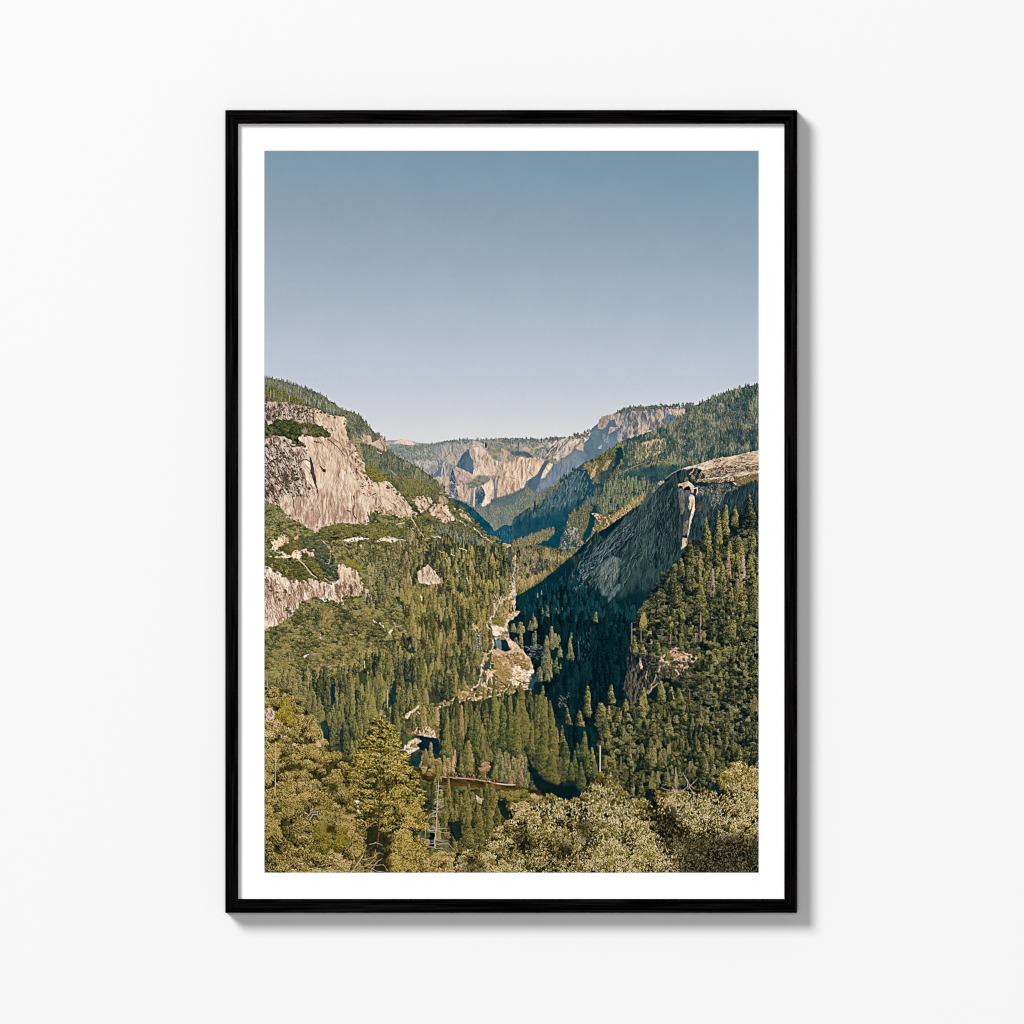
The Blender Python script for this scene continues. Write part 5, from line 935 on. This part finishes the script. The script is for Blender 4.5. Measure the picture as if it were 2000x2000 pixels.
    BD = 'L 1560,-60 1560,70 1250,110 1000,160 860,260 660,420 500,480 330,470 300,340 400,230 560,190 760,130 860,20 1000,-80'
    rock(BD, [(96,84,58),(168,142,104),(222,190,150)], 20, 3, 8, 1, seed=3300, crack=.5, rough=5)
    scatter(BD, .035, 'b', (5,6), (6,8), sb, 3301, lum=.3, rough=8)
    wood(BD, .005, lambda y: 24, lambda y: 11, 3302, cols=[(50,54,40),(112,106,68),(160,142,96)], lum=.4, jit=.2, rough=6)
    scree('L 240,290 300,240 390,185', 2.5); scree('L 900,120 1000,80 1120,90', 2); scree('L 1200,60 1300,100', 2.5)
    # bar and river bend
    rock('C 1060,760 1100,720 1170,670 1160,700 1110,740 1080,780', [(170,140,112),(230,202,174)], 150, 2, 8, seed=331)
    fill('C 1100,800 1200,760 1330,800 1330,900 1300,930 1180,880 1100,900 1070,850', [(80,76,52),(150,128,92)], 3, scale=4)
    rock('C 1110,880 1130,850 1200,800 1280,850 1290,890 1300,920 1150,890', [(104,86,64),(186,158,124),(226,200,166)], 20, 2, 7, 1.1, seed=332, crack=.5)
    scatter('C 1110,720 1300,690 1350,780 1300,850 1200,800 1120,840 1070,800', .02, 'c', (16,20), (9,10), [(70,68,46),(128,116,76),(176,152,108)], 333, lum=.4, pal2=[(36,48,38),(90,94,60),(138,130,84)], p2=.5, jit=.2, rough=8)
    fill('C 1130,885 1200,900 1310,915 1330,1000 1320,1040 1180,1000 1160,960 1190,930', [(8,34,46),(18,46,56)], 1, scale=8)
    rock('C 1025,1050 1050,1000 1090,940 1150,915 1190,930 1150,960 1165,990 1090,1030 1040,1060', [(170,150,122),(226,204,172),(244,226,200)], 150, 2.4, 8, .8, seed=334, crack=.4)
    scatter('C 1080,980 1150,950 1150,980 1060,1020', .07, 'b', (5,5), (6,6), [(70,72,46),(130,118,72),(170,150,100)], 335)
    line('C 1030,1055 1100,1030 1168,988', 1.6, (244,226,204), .9)
    fill('C 1060,1055 1168,995 1190,1020 1200,1140 1140,1130 1090,1090', [(18,52,56),(34,66,64)], 1, scale=10); fill('C 1120,1020 1168,992 1185,1010 1130,1050', [(96,72,46),(84,70,50)], 1, scale=4, op=.8)
    fill('C 1140,1120 1200,1150 1400,1200 1600,1240 1750,1256 1856,1258 D 0,1258 130,1265 200,1310 250,1360 180,1350 60,1300 0,1290 C 1856,1300 1700,1290 1500,1270 1300,1260 1200,1220 1150,1170', [(44,36,22),(76,60,32),(108,84,46)], 1, scale=16, sy=.4, seed=336)
    fill('C 1560,1260 1740,1272 1740,1290 1560,1280', [(110,84,42)]*2, 2, feather=1.5, op=.4); fill('C 1250,1215 1400,1215 1500,1245 1300,1240', [(40,26,18)]*2, 1, feather=1.5, op=.5)
    W3 = 'C 1330,690 1500,650 1640,640 1700,620 1856,580 D -10,600 40,560 100,560 220,560 330,760 400,1000 440,1130 480,1250 250,1370 150,1260 0,1250 C 1740,1250 1600,1230 1420,1200 1200,1150 1180,1060 1330,1030 1320,900'
    fill(W3, [(20,36,36),(44,56,44)], 3, scale=10, op=.85)
    scatter('C 1180,1000 1300,1080 1420,1180 1300,1190 1200,1140', .02, 'b', (14,14), (14,14), sb, 337, lum=.2)
    wood('C 1340,740 1500,720 1640,700 1700,690 1856,640 D 0,640 100,640 200,640 330,840 420,1100 440,1200 300,1270 150,1240 C 1856,1200 1700,1200 1400,1190 1340,1100', .007, lambda y: np.interp(y, [1380,1450,1540],[44,54,50]), lambda y: np.interp(y, [1380,1540],[14,16]), 338, lum=.5, ls=22, jit=.2, rough=4, cols=[(24,42,38),(80,86,54),(130,122,76)], pal2=[(14,32,36),(52,64,50),(96,98,64)], p2=.4)
    T = lambda s, c, fr='C', seed=0, db=0, k='c': putx(s, c, fr, k, seed, db)
    li = [(30,48,40),(84,96,56),(136,132,78)]
    T('1370,660,420,90 1540,680,330,90 1600,700,360,110 1700,690,300,80 1740,600,420,110 1790,700,340,80 1830,620,420,80', li, seed=21)
    T('20,680,400,90 80,560,420,110 150,760,300,80 215,540,430,110 190,640,400,100 250,680,420,110 300,690,420,110 360,830,240,80 230,850,420,160 290,940,340,150 390,1000,220,110', [(24,42,36),(80,88,52),(128,120,74)], 'D', 22, .03)
    T('450,1010,220,80 540,890,200,70 470,920,150,60 520,1100,220,100 560,1010,180,80 600,1080,160,80 430,1100,140,90 380,930,130,80', [(18,38,36),(62,78,50),(112,114,68)], 'D', 23)
    T('1468,705,220,38', [(64,58,42),(120,100,70),(166,136,98)], 'C', 24)
    T('1350,1040,150,60 1220,960,170,70 1260,960,110,40 1480,1000,180,60 1540,920,270,80 1640,1080,140,70 1310,1060,180,60 1720,1040,190,70', [(56,66,44),(112,110,66),(156,142,92)], 'C', 25)
    scatter('C 1360,1080 1440,1060 1420,1180 1340,1180', .02, 'c', (24,24), (9,9), [(80,74,52),(150,128,92),(190,160,122)], 340)
    scatter('C 1620,1110 1680,1090 1690,1150 1620,1160', .06, 'b', (7,7), (9,9), [(90,70,48),(146,112,80),(186,148,112)], 341)
    scatter('L 1280,760 1400,690 1530,730 1620,820 1650,950 1700,1060 1560,1070 1300,1020', .014, 'c', (22,28), (11,12), [(40,54,44),(100,102,70),(160,146,106)], 342, lum=.2, pal2=[(76,64,46),(128,104,76),(166,136,104)], p2=.25)
    ticks('L 560,960 650,970 1000,990 1300,1050 1300,1010 1000,930 700,920', 110, 3, 95, [(60,54,38),(140,112,80),(190,156,118)], .6, 1, 343)
    line('L 650,975 800,990 950,998 1100,1015 1200,1030 1300,1055 1480,1066', 2.2, (186,146,110), .85, wob=1.2); line('L 1290,1050 1400,1068 1500,1066', 1.6, (236,216,190), .9)
    line('L 440,880 520,920 600,960', 1.6, (96,62,44), .8, wob=1)
    fill('D 110,1060 200,1180 300,1250 480,1270 480,1340 350,1370 250,1350 140,1230', [(2,22,30),(8,32,36)], 3, scale=8, feather=1.5, op=.85)
    # near bank trees
    W4 = 'L 380,1010 480,1040 620,1070 800,1085 900,1130 1050,1120 1250,1130 1400,1160 1560,1130 1700,1160 1840,1200 1700,1300 1500,1250 1480,1500 1300,1650 900,1800 780,1800 430,1500 440,1200'
    fill(W4, [(30,44,34),(66,74,44),(100,98,58)], 2, scale=10)
    scatter('L 1300,1140 1560,1130 1840,1200 1860,1260 1700,1290 1500,1250 1350,1240', .05, 'b', (7,8), (9,10), [(66,66,36),(114,108,54),(154,138,82)], 344, lum=.2)
    fill('L 1660,1180 1740,1180 1780,1220 1700,1230', [(190,160,124),(222,196,160)], 1.5, scale=4, op=.7)
    wood('L 420,1200 620,1220 900,1260 1250,1260 1350,1330 1450,1420 1400,1560 1300,1700 900,1850 800,1780 500,1600 430,1300', .0035, lambda y: 50, lambda y: 20, 345, lum=.2, rough=3, cols=[(34,44,34),(98,96,58),(146,134,86)], pal2=[(26,36,30),(72,76,48),(116,110,68)])
    T('740,1010,280,90 820,1090,200,80 960,1040,160,60 1100,1070,150,50 1160,1100,280,120 1230,1090,300,110 1330,1090,120,70 960,1130,440,170 1050,1180,420,170 900,1250,400,150 1200,1230,420,190 1290,1320,360,140 960,1400,420,170 1080,1450,320,160 700,1200,320,130 760,1320,300,130 620,1180,300,110', [(28,38,30),(90,90,52),(140,130,80)], 'L', 26)
    fill('L 1290,1240 1380,1240 1400,1340 1480,1340 1470,1500 1400,1480 1340,1400 1300,1330', [(10,28,30),(30,44,38)], 2, scale=6, op=.9)
    scatter('L 1380,1290 1480,1270 1480,1440 1420,1470', .03, 'b', (8,8), (9,9), [(22,36,32),(70,76,50),(110,108,70)], 346)
    fill('L 400,1160 470,1150 520,1260 500,1400 440,1360', [(12,26,30),(34,44,40)], 2, scale=6, op=.8); fill('L 740,1500 860,1480 900,1650 830,1720 770,1640', [(8,30,34),(22,40,38)], 2, scale=6, op=.85)
    ticks('L 400,1160 500,1160 520,1500 450,1500', 60, 5, 80, [(20,34,32),(110,106,78)], .5, 1, 347)
    rock('L 1050,1180 1110,1230 1140,1210 1120,1290 1070,1260', [(120,108,88),(206,182,150)], 50, 2, 6, seed=348, rough=1.5)
    scatter('L 1400,1460 1480,1460 1480,1560 1400,1560', .04, 'b', (10,10), (12,12), [(80,76,40),(140,120,66),(190,140,96)], 349)
def paint_front():
    for s_, w_ in (('B 12,1490 22,1560 8,1630 20,1700 12,1770 26,1840 16,1900', 2.2), ('K 990,-120 1000,-40 970,60 930,140 905,200', 3.5), ('K 880,165 800,190 730,270 690,340 640,420 625,500', 2.6), ('K 625,500 560,570 510,620 490,690 550,760', 3), ('K 600,960 605,1080 560,1180 440,1250', 2), ('K 430,1290 400,1400 400,1540 360,1660', 2.6), ('K 360,1700 300,1820 180,1932', 2.2)): scree(s_, w_, ((140,116,92),(208,180,150),(234,212,186)), .95)
    scree('B 5,1520 12,1600', 1.6, ((60,90,100),(120,140,146),(200,200,196))); scree('B 14,1720 20,1800', 1.6, ((60,90,100),(120,140,146),(210,206,200)))
    go = [(26,28,18),(74,68,38),(120,104,56),(180,156,98)]; ol = [(24,30,20),(66,66,38),(106,98,54),(160,142,86)]; br = [(46,40,28),(104,90,56),(152,130,82),(200,176,124)]
    r = np.random.RandomState(400)
    H = 'C 25,540 100,545 160,560 250,610 310,690 400,790 430,860 445,920 480,990 600,1050 690,1120 760,1180 800,1400 800,1932 25,1932'
    fill(H, [(28,32,20),(56,54,32),(84,76,44)], 3, scale=8)
    lumps('C 30,560 160,575 250,620 310,700 400,800 440,930 480,1010 300,1000 30,900', .013, 9, 7, ol, 150, 2.6, 1, 401, pal2=go, p2=.5, dk=.36, nz=.4)
    line('C 40,420 50,560', 1.2, (150,138,112), .6); 
    rock('C 25,680 80,690 130,760 140,850 170,880 200,800 240,800 250,900 280,970 200,980 150,900 110,800 25,740', [(110,90,74),(190,158,134),(228,202,178)], 60, 2.6, 8, seed=402, crack=.5, rough=2)
    rock('C 410,940 440,930 445,975 420,980', [(140,118,98),(208,180,156)], 70, 2, 6, seed=403)
    lumps('C 170,860 260,860 270,940 190,950', .02, 8, 7, ol, 120, 2.6, 1, 404, dk=.36, nz=.4)
    lumps('C 140,660 210,680 220,800 150,820 120,760', .02, 8, 12, [(60,58,28),(116,106,46),(158,142,68)], 150, 3, 1, 405, ang=1.5, spread=.5, dk=.36, nz=.4)
    lumps('C 30,760 120,800 130,900 30,900', .015, 9, 6, br, 120, 3, 1, 406, dk=.36, nz=.4)
    lumps('C 30,940 300,1000 490,1010 600,1060 700,1130 780,1200 800,1330 600,1330 30,1400', .008, 11, 8, ol, 210, 2.8, 1, 407, pal2=go, p2=.4, lum=.25, dk=.36, nz=.4)
    lumps('C 290,1260 420,1260 430,1380 320,1400', .014, 10, 9, br, 160, 3, 1, 408, pal2=ol, dk=.36, nz=.4)
    lumps('C 30,1300 780,1320 800,1932 30,1932', .0075, 13, 10, ol, 290, 2.8, 1, 409, pal2=go, p2=.5, lum=.3, dk=.36, nz=.4)
    lumps('C 430,1550 600,1560 620,1740 450,1740', .01, 12, 10, [(46,48,24),(100,94,44),(146,132,68)], 230, 2.8, 1, 410, dk=.36, nz=.4)
    lumps('C 250,1820 640,1740 700,1932 200,1932', .01, 12, 9, br, 230, 3, 1, 411, pal2=go, dk=.36, nz=.4)
    ticks('C 25,1690 70,1700 110,1800 100,1932 25,1932', 260, 3, 60, [(16,20,20),(80,76,58)], 1.5, 1, 412, op=.8)
    for (a, b_, n_) in (('C 500,1270 560,1250 570,1310 510,1320', 30, 413), ('C 130,1130 290,1100 330,1140 150,1170', 30, 414), ('C 680,1120 760,1140 750,1180 700,1170', 20, 415), ('C 480,1560 560,1560 560,1620 490,1610', 20, 416)):
        fill(a, [(28,30,20),(48,46,30)], 3, scale=4, feather=1.5, op=.7)
    rock('C 670,1290 700,1280 745,1350 740,1390 765,1440 770,1480 790,1560 770,1570 745,1510 710,1450 700,1390', [(120,112,104),(196,182,166),(230,218,202)], 68, 2.6, 9, seed=417, crack=.5, rough=1.2)
    lumps('C 640,1360 700,1380 700,1450 640,1450', .012, 8, 6, ol, 110, 2.8, 1, 418, dk=.36, nz=.4)
    fill('C 340,1450 420,1450 430,1490 370,1520 350,1500', [(60,54,44),(104,92,76)], 2, scale=4, op=.8)
    for s in ('C 345,1490 370,1465 420,1455 425,1490', 'C 360,1520 385,1480 420,1475', 'C 370,1450 390,1440', 'C 285,1650 310,1635 345,1650'): line(s, 1.1, (216,200,176), .85, wob=1)
    # bare twigs and the pale dead stem at the far left
    line('C 110,940 112,1100 108,1220 106,1340', 1.1, (214,196,160), .85)
    for s in ('C 25,900 60,960 100,1040', 'C 112,1160 150,1110 180,1095', 'C 25,1120 60,1100 100,1150', 'C 40,1240 80,1210 100,1180', 'C 25,1220 60,1260', 'C 50,1040 110,1050', 'C 30,1000 90,1090', 'C 108,1240 60,1200', 'C 112,1080 80,1050', 'C 330,830 380,760', 'C 350,850 400,800', 'C 340,870 360,780', 'C 30,1150 50,1180', 'C 45,480 55,540', 'C 345,380 355,560', 'C 210,280 213,360', 'C 610,330 612,400', 'C 750,280 752,330', 'C 335,420 350,470'): line(s, .9, (200,176,134), .7, wob=1)
    line('C 765,345 768,395', 1.8, (226,204,178), .8)
    # the big pine
    pn = [(20,28,18),(62,64,32),(120,110,52),(180,158,88)]; py = [(26,30,18),(80,74,34),(140,124,60),(196,170,98)]
    def pine(cx, top, bot, prof, seed, cols, c2, step=22, sc=3.788, ox=510, oy=1200, n0=60, gap=.12):
        rr = np.random.RandomState(seed); y = top
        while y < bot:
            wl, wr = np.interp(y, prof[0], prof[1]), np.interp(y, prof[0], prof[2])
            m = max(2, int((wl+wr)/34))
            for k in range(m):
                if rr.rand() < gap*np.clip((y-top)/300, 0, 1.6): continue
                x = cx+rr.uniform(-wl, wr); Y = y+rr.uniform(-step, step)+.12*abs(x-cx)
                rx = rr.uniform(34, 52)*np.clip(.5+(y-top)/350, .4, 1.1); ry = rr.uniform(9, 16)*np.clip(.7+(y-top)/500, .6, 1)
                edge = abs(x-cx)/(wl+1 if x < cx else wr+1)
                lump(ox+x/sc, oy+Y/sc, rx/sc, ry/sc, c2 if rr.rand() < .4+.25*(x > cx) else cols, int(n0*rx/50), 3.2, 1, rr, db=rr.uniform(-.16, .16)+.1*(edge-.4), ang=-.5 if x > cx else -2.6, spread=.9, ly=-.7, ragged=.5, dk=.42, nz=.38)
            y += step
    prof = ([755,850,950,1050,1150,1250,1350,1450,1550,1650,1750,1932], [20,90,140,170,230,230,170,150,130,130,100,60], [20,100,130,170,230,270,280,290,300,250,330,340])
    # shade behind
    fill('C 890,790 990,900 1010,1000 1110,1120 1150,1250 1170,1400 1190,1550 1120,1700 1100,1932 780,1932 780,1550 740,1400 740,1300 690,1180 700,1060 760,960 790,860', [(28,36,26),(52,54,32)], 6, scale=9, op=.85)
    pine(890, 765, 1560, prof, 420, pn, py, 15)
    fill('C 760,1170 870,1180 860,1290 780,1280', [(24,32,24),(50,52,34)], 4, scale=6, feather=2, op=.75); fill('C 900,1220 990,1230 960,1300 900,1290', [(28,34,24)]*2, 4, feather=2, op=.6)
    fill('C 740,1440 860,1430 850,1560 800,1540 760,1520', [(26,32,24),(60,58,40)], 4, scale=6, feather=2, op=.7); fill('C 920,1540 1060,1490 1130,1520 1000,1600', [(28,32,22)]*2, 4, feather=2, op=.6)
    line('C 890,1130 882,1300 876,1450 868,1600 855,1720 850,1932', 1.6, (58,44,34), 1, 5.5); line('C 893,1170 886,1300 881,1450 874,1600 862,1720', .8, (150,118,92), .7, 1.4)
    for s in ('C 880,1300 830,1270 780,1240', 'C 880,1320 930,1290', 'C 876,1450 940,1510 1000,1530', 'C 870,1500 800,1560 770,1590', 'C 860,1650 900,1640 930,1660', 'C 850,1720 800,1700', 'C 876,1420 830,1400 800,1380', 'C 888,1210 930,1190', 'C 1130,1420 1120,1530'): line(s, 1.8, (54,42,32), .85, .9, wob=1)
    for s in ('C 760,1600 800,1560 850,1530', 'C 860,1680 800,1740 760,1780'): line(s, 1.2, (176,150,122), .8, wob=1)
    rr = np.random.RandomState(421)
    for k in range(26): # sprays in front of the trunk
        y = rr.uniform(1150, 1700); x = 880+rr.uniform(-140, 150); 
        if abs(x-876) < 26: continue
        lump(510+x/3.788, 1200+y/3.788, rr.uniform(8, 13), rr.uniform(3, 5), py if rr.rand() < .5 else pn, 60, 3, 1, rr, ang=-.5 if x > 876 else -2.6, spread=.9, db=rr.uniform(-.1, .1), ragged=.5, dk=.3, nz=.38)
    lumps('C 1000,1150 1110,1120 1160,1250 1190,1500 1180,1600 1010,1560 990,1400 1000,1250', .014, 9, 5, py, 100, 3, 1, 422, ang=-.6, spread=1, pal2=pn, p2=.5, dk=.28, nz=.4, ragged=.45)
    lumps('C 980,1600 1230,1640 1240,1932 950,1932 930,1750', .013, 10, 7, [(30,30,18),(84,76,38),(136,120,64),(184,160,98)], 140, 3, 1, 423, pal2=py, p2=.4, dk=.26, nz=.42, ragged=.4)
    lumps('C 700,1780 840,1760 850,1932 680,1932', .01, 9, 7, ol, 130, 3, 1, 424)
    fill('C 800,1600 850,1560 850,1760 800,1800 780,1700', [(28,32,24),(52,50,36)], 4, scale=6, feather=2, op=.7)
    fill('C 880,1640 960,1640 960,1900 870,1932', [(30,32,22),(64,58,36)], 4, scale=6, feather=2, op=.6)
    lumps('C 1220,1760 1400,1760 1480,1800 1460,1932 1230,1932', .012, 11, 8, br, 170, 3, 1, 425, pal2=go, p2=.5)
    # dead branches at the foot of the pine
    for s in ('C 640,1930 700,1850 750,1780', 'C 700,1850 690,1790 650,1740 640,1700', 'C 670,1900 740,1860 800,1850', 'C 750,1780 760,1750 730,1740', 'C 760,1810 830,1790 870,1760 910,1780', 'C 780,1860 850,1800 840,1730', 'C 800,1870 880,1900 930,1910', 'C 800,1850 900,1850 940,1890', 'C 430,1860 560,1830 600,1870 650,1890', 'C 520,1880 600,1900 640,1925', 'C 800,1700 850,1690 900,1700', 'C 790,1930 850,1840 900,1800'):
        line(s, 1.5, (186,160,130), .8, .8, wob=2)
    line('C 640,1930 700,1850 750,1780', 3, (96,74,62), .6, 1.5); line('C 655,1925 710,1850 752,1785', 1.2, (214,188,160), .9)
    # the standing snag
    SX = lambda y: 1312-(y-1230)*.053
    wc = (190,174,152)
    fill('C 1250,1620 1290,1600 1290,1720 1250,1730', [(10,26,34)]*2, 2, op=.9); line('C 1283,1600 1275,1720', 2.2, (40,32,30), .9)
    line('C 1312,1228 1309,1330 1301,1450 1298,1560 1289,1650 1284,1720', .9, wc, .95, 2.4, wob=.8)
    r5 = np.random.RandomState(430)
    for y in np.sort(1258+472*r5.rand(58)):
        for sgn in (-1, 1):
            if r5.rand() < .38: continue
            w0 = np.interp(y, [1260,1290,1330,1400,1480,1560,1650,1730], [26,44,40,50,70,84,110,140])*r5.uniform(.25, 1.25)*(1 if sgn > 0 else .62)
            x0 = SX(y); dr = np.interp(y, [1260,1450,1730], [-.25,-.35,.12])
            ex = x0+sgn*w0; ey = y+w0*dr*r5.uniform(.3, 1.4)+6
            b_ = r5.uniform(-8, 12); line('C %.0f,%.0f %.0f,%.0f %.0f,%.0f' % (x0, y, x0+sgn*w0*.55, y+w0*dr*.3+b_, ex, ey+b_*1.5), 1.1, wc if r5.rand() < .6 else (160,136,114), .8, .6, wob=1.5)
    for s in ('C 1300,1450 1250,1480 1220,1560 1215,1660', 'C 1292,1590 1250,1600 1225,1590', 'C 1300,1700 1380,1690 1430,1740'): line(s, 1.2, wc, .8, .8)
    # pale-leaved shrubs along the bottom right
    G = 'C 1430,1932 1440,1760 1560,1750 1640,1700 1690,1620 1760,1570 1856,1560 D 0,1540 -20,1480 0,1400 100,1385 190,1380 260,1370 290,1310 330,1360 380,1390 500,1350 525,1380 540,1290 600,1270 640,1275 640,1180 690,1190 740,1210 760,1270 850,1300 920,1380 1040,1400 1060,1320 1130,1330 1250,1340 1350,1290 1470,1320 1600,1300 1500,1220 1490,1190 1590,1150 1640,1095 1700,1090 1826,1110 1826,1915 0,1915'
    GP = P(G)
    fill(GP, [(14,17,12),(40,40,24)], 3, scale=6)
    sd = [(14,17,12),(46,44,25),(96,86,48),(138,122,74),(198,176,126)]; s2 = [(18,22,14),(54,54,28),(100,94,46),(146,132,74)]
    r6 = np.random.RandomState(440)
    def shrub(p, seed, n=.0145, rx=9, ry=9, db=0, c=sd, c2=s2, k=.35, L=3.2, q=120): lumps(p, n, rx, ry, c, q, L, 1, seed, pal2=c2, p2=k, ang=-1.4, spread=1.25, lum=.4, ls=30, ragged=.42)
    shrub('D 540,1300 640,1280 640,1190 740,1215 760,1280 850,1310 910,1390 1040,1420 1050,1560 500,1560', 441)
    shrub('D 0,1410 100,1395 260,1380 290,1330 380,1400 500,1365 560,1500 500,1700 0,1600 C 1640,1720 1700,1630 1770,1580 1856,1570', 442)
    shrub('D 1060,1335 1130,1340 1350,1305 1470,1335 1600,1320 1510,1230 1590,1165 1650,1105 1826,1125 1826,1560 1100,1560', 443)
    shrub('D 0,1540 1826,1500 1826,1740 0,1740 C 1480,1780 1640,1740', 444, c=[(14,17,12),(44,42,24),(92,82,46),(146,128,80),(206,184,134)])
    shrub('C 1440,1780 1560,1765 1700,1700 1856,1700 D 0,1690 1300,1690 1826,1700 1826,1915 0,1915 C 1440,1932', 445, c=[(12,15,11),(38,38,22),(82,76,42),(136,122,76),(194,174,126)], c2=s2)
    # deep gaps and the shaded lower right corner
    for a in ('D 20,1680 120,1640 130,1740 60,1780', 'D 480,1400 560,1420 560,1520 510,1500', 'D 1040,1420 1200,1400 1260,1480 1160,1560 1060,1520', 'D 560,1640 640,1640 620,1720 560,1720', 'D 1150,1600 1300,1560 1330,1680 1200,1680', 'C 1500,1790 1580,1800 1560,1860', 'D 340,1700 420,1700 440,1780 360,1780', 'D 200,1480 260,1500 240,1560'):
        fill(a, [(20,24,16),(40,42,26)], 5, op=.62, scale=4, feather=3)
    fill('D 1300,1700 1500,1640 1826,1680 1826,1932 1200,1932', [(22,24,18),(36,38,26)], 8, op=.55, scale=6, feather=7)
    ticks('D 0,1400 560,1400 1000,1400 1350,1350 1826,1300 1826,1915 0,1915', 900, 3, -80, [(80,72,40),(170,148,98),(226,204,156)], 1.0, 1, 446, op=.8)
    ticks('D 0,1400 560,1400 1000,1400 1350,1350 1826,1300 1826,1915 0,1915', 700, 3, -80, [(150,134,86),(206,184,130)], 1.0, 2, 449, op=.7)
    ticks('D 1200,1680 1826,1640 1826,1915 1200,1915', 900, 3, -60, [(70,70,52),(150,142,110),(206,196,160)], 1.2, 1, 447)
    ticks('D 0,1500 1826,1450 1826,1915 0,1915', 2600, 4, -80, [(10,14,10),(36,38,22)], 1.2, 1, 448, op=.75)
    for a, c_, o_ in (('D 520,1380 620,1560 560,1700 480,1640 470,1500', (12,16,12), .5), ('D 1040,1420 1180,1480 1240,1640 1180,1760 1060,1640 1000,1500', (14,20,14), .5), ('D 0,1560 120,1600 160,1720 60,1760 0,1700', (12,16,12), .45), ('D 1240,1620 1826,1640 1826,1932 1250,1932', (14,17,12), .45), ('C 1480,1830 1640,1820 1700,1932 1470,1932', (14,18,12), .4), ('D 240,1640 420,1660 460,1800 300,1820', (14,17,12), .35)): fill(a, [c_]*2, 9, op=o_, feather=6, grain=3)
    ticks('D 30,1400 520,1380 640,1290 760,1290 900,1400 880,1560 500,1520 200,1500 0,1540', 420, 3, -75, [(150,132,84),(214,192,140),(236,216,170)], .9, 1, 450, op=.75)
    ticks('D 1080,1350 1350,1310 1826,1330 1826,1560 1400,1500 1100,1480', 330, 3, -75, [(150,130,84),(214,190,138),(238,216,170)], .9, 1, 451, op=.75)
    ticks('D 1520,1210 1650,1110 1826,1120 1826,1330 1600,1330', 160, 3, -75, [(150,130,80),(220,192,134)], .9, 1, 452, op=.75)
    ticks('D 600,1560 1100,1620 1200,1900 500,1900', 380, 3.4, -75, [(110,104,60),(200,180,126),(226,208,160)], .9, 1, 453, op=.7)
    # twigs
    tw = (206,188,156)
    for s in ('D 1260,1170 1290,1220 1300,1270 1260,1310', 'D 1300,1290 1340,1240 1370,1210', 'D 1290,1220 1310,1260 1350,1290', 'D 1150,1320 1200,1310 1240,1340 1300,1370', 'D 1200,1310 1180,1270', 'D 1240,1340 1220,1290', 'D 1210,1130 1212,1200 1200,1260', 'D 1160,1300 1100,1280', 'D 1200,1340 1260,1390 1330,1400', 'D 1310,1270 1330,1310', 'D 1370,1500 1385,1550', 'D 770,1560 785,1660', 'D 1590,1260 1620,1290 1650,1280', 'D 1100,1800 1130,1780', 'D 40,1770 100,1810 150,1850', 'D 560,1300 580,1400', 'D 690,1260 700,1400', 'D 380,1420 400,1500'):
        line(s, 1.1, tw, .75, .8, wob=1)
    putx('1215,1130,150,60', [(120,104,88),(170,150,130),(200,180,156)], 'D', 's', 3)
    for s in ('D 1826,1500 1780,1530 1750,1580 1700,1600', 'D 1750,1580 1660,1580', 'D 1730,1590 1690,1650'): line(s, 3.2, (30,24,22), .9, 1.6, wob=2)
    for s in ('D 1450,1340 1500,1400 1490,1460', 'D 1640,1310 1700,1340'): line(s, 1.4, (70,50,36), .8, wob=1.5)
# ---------------------------------------------------------------- the printed sheet: one flat mesh, its ink a colour attribute
for fn in (paint_sky, paint_far, paint_valley, paint_cliff, paint_right_woods, paint_left, paint_river, paint_front, finish): fn()
def to_linear(c):
    c = np.clip(c, 0, 255)/255.0
    return np.where(c <= .04045, c/12.92, ((c+.055)/1.055)**2.4)
def print_sheet():
    w, h = PW, PH; y = yM+.0003
    xs = np.linspace(PL-.0004, PR+.0004, w); zs = np.linspace(PT+.0004, PB-.0004, h)
    co = np.zeros((h, w, 3), np.float32); co[..., 0] = xs[None]-root.location.x; co[..., 1] = y; co[..., 2] = zs[:, None]-root.location.z
    me = bpy.data.meshes.new('photo_print'); me.vertices.add(w*h); me.vertices.foreach_set('co', co.ravel())
    i = (np.arange(h-1)[:, None]*w+np.arange(w-1)[None]).ravel()
    q = np.stack([i, i+w, i+w+1, i+1], 1).astype(np.int32); n = len(q)
    me.loops.add(n*4); me.loops.foreach_set('vertex_index', q.ravel()); me.polygons.add(n)
    me.polygons.foreach_set('loop_start', (np.arange(n)*4).astype(np.int32))
    me.update(calc_edges=True)
    at = me.color_attributes.new('ink', 'FLOAT_COLOR', 'POINT')
    col = np.ones((h, w, 4), np.float32); col[..., :3] = np.clip(to_linear(IMG)/ILLUM, .0005, .95)
    at.data.foreach_set('color', col.ravel())
    m, nt, b = mat('matt_photo_paper', (.5, .5, .5), .8, .0)
    a = nt.nodes.new('ShaderNodeAttribute'); a.attribute_name = 'ink'; nt.links.new(a.outputs['Color'], b.inputs['Base Color'])
    me.materials.append(m); o = bpy.data.objects.new('photo_print', me); scene.collection.objects.link(o); o.parent = root
print_sheet()
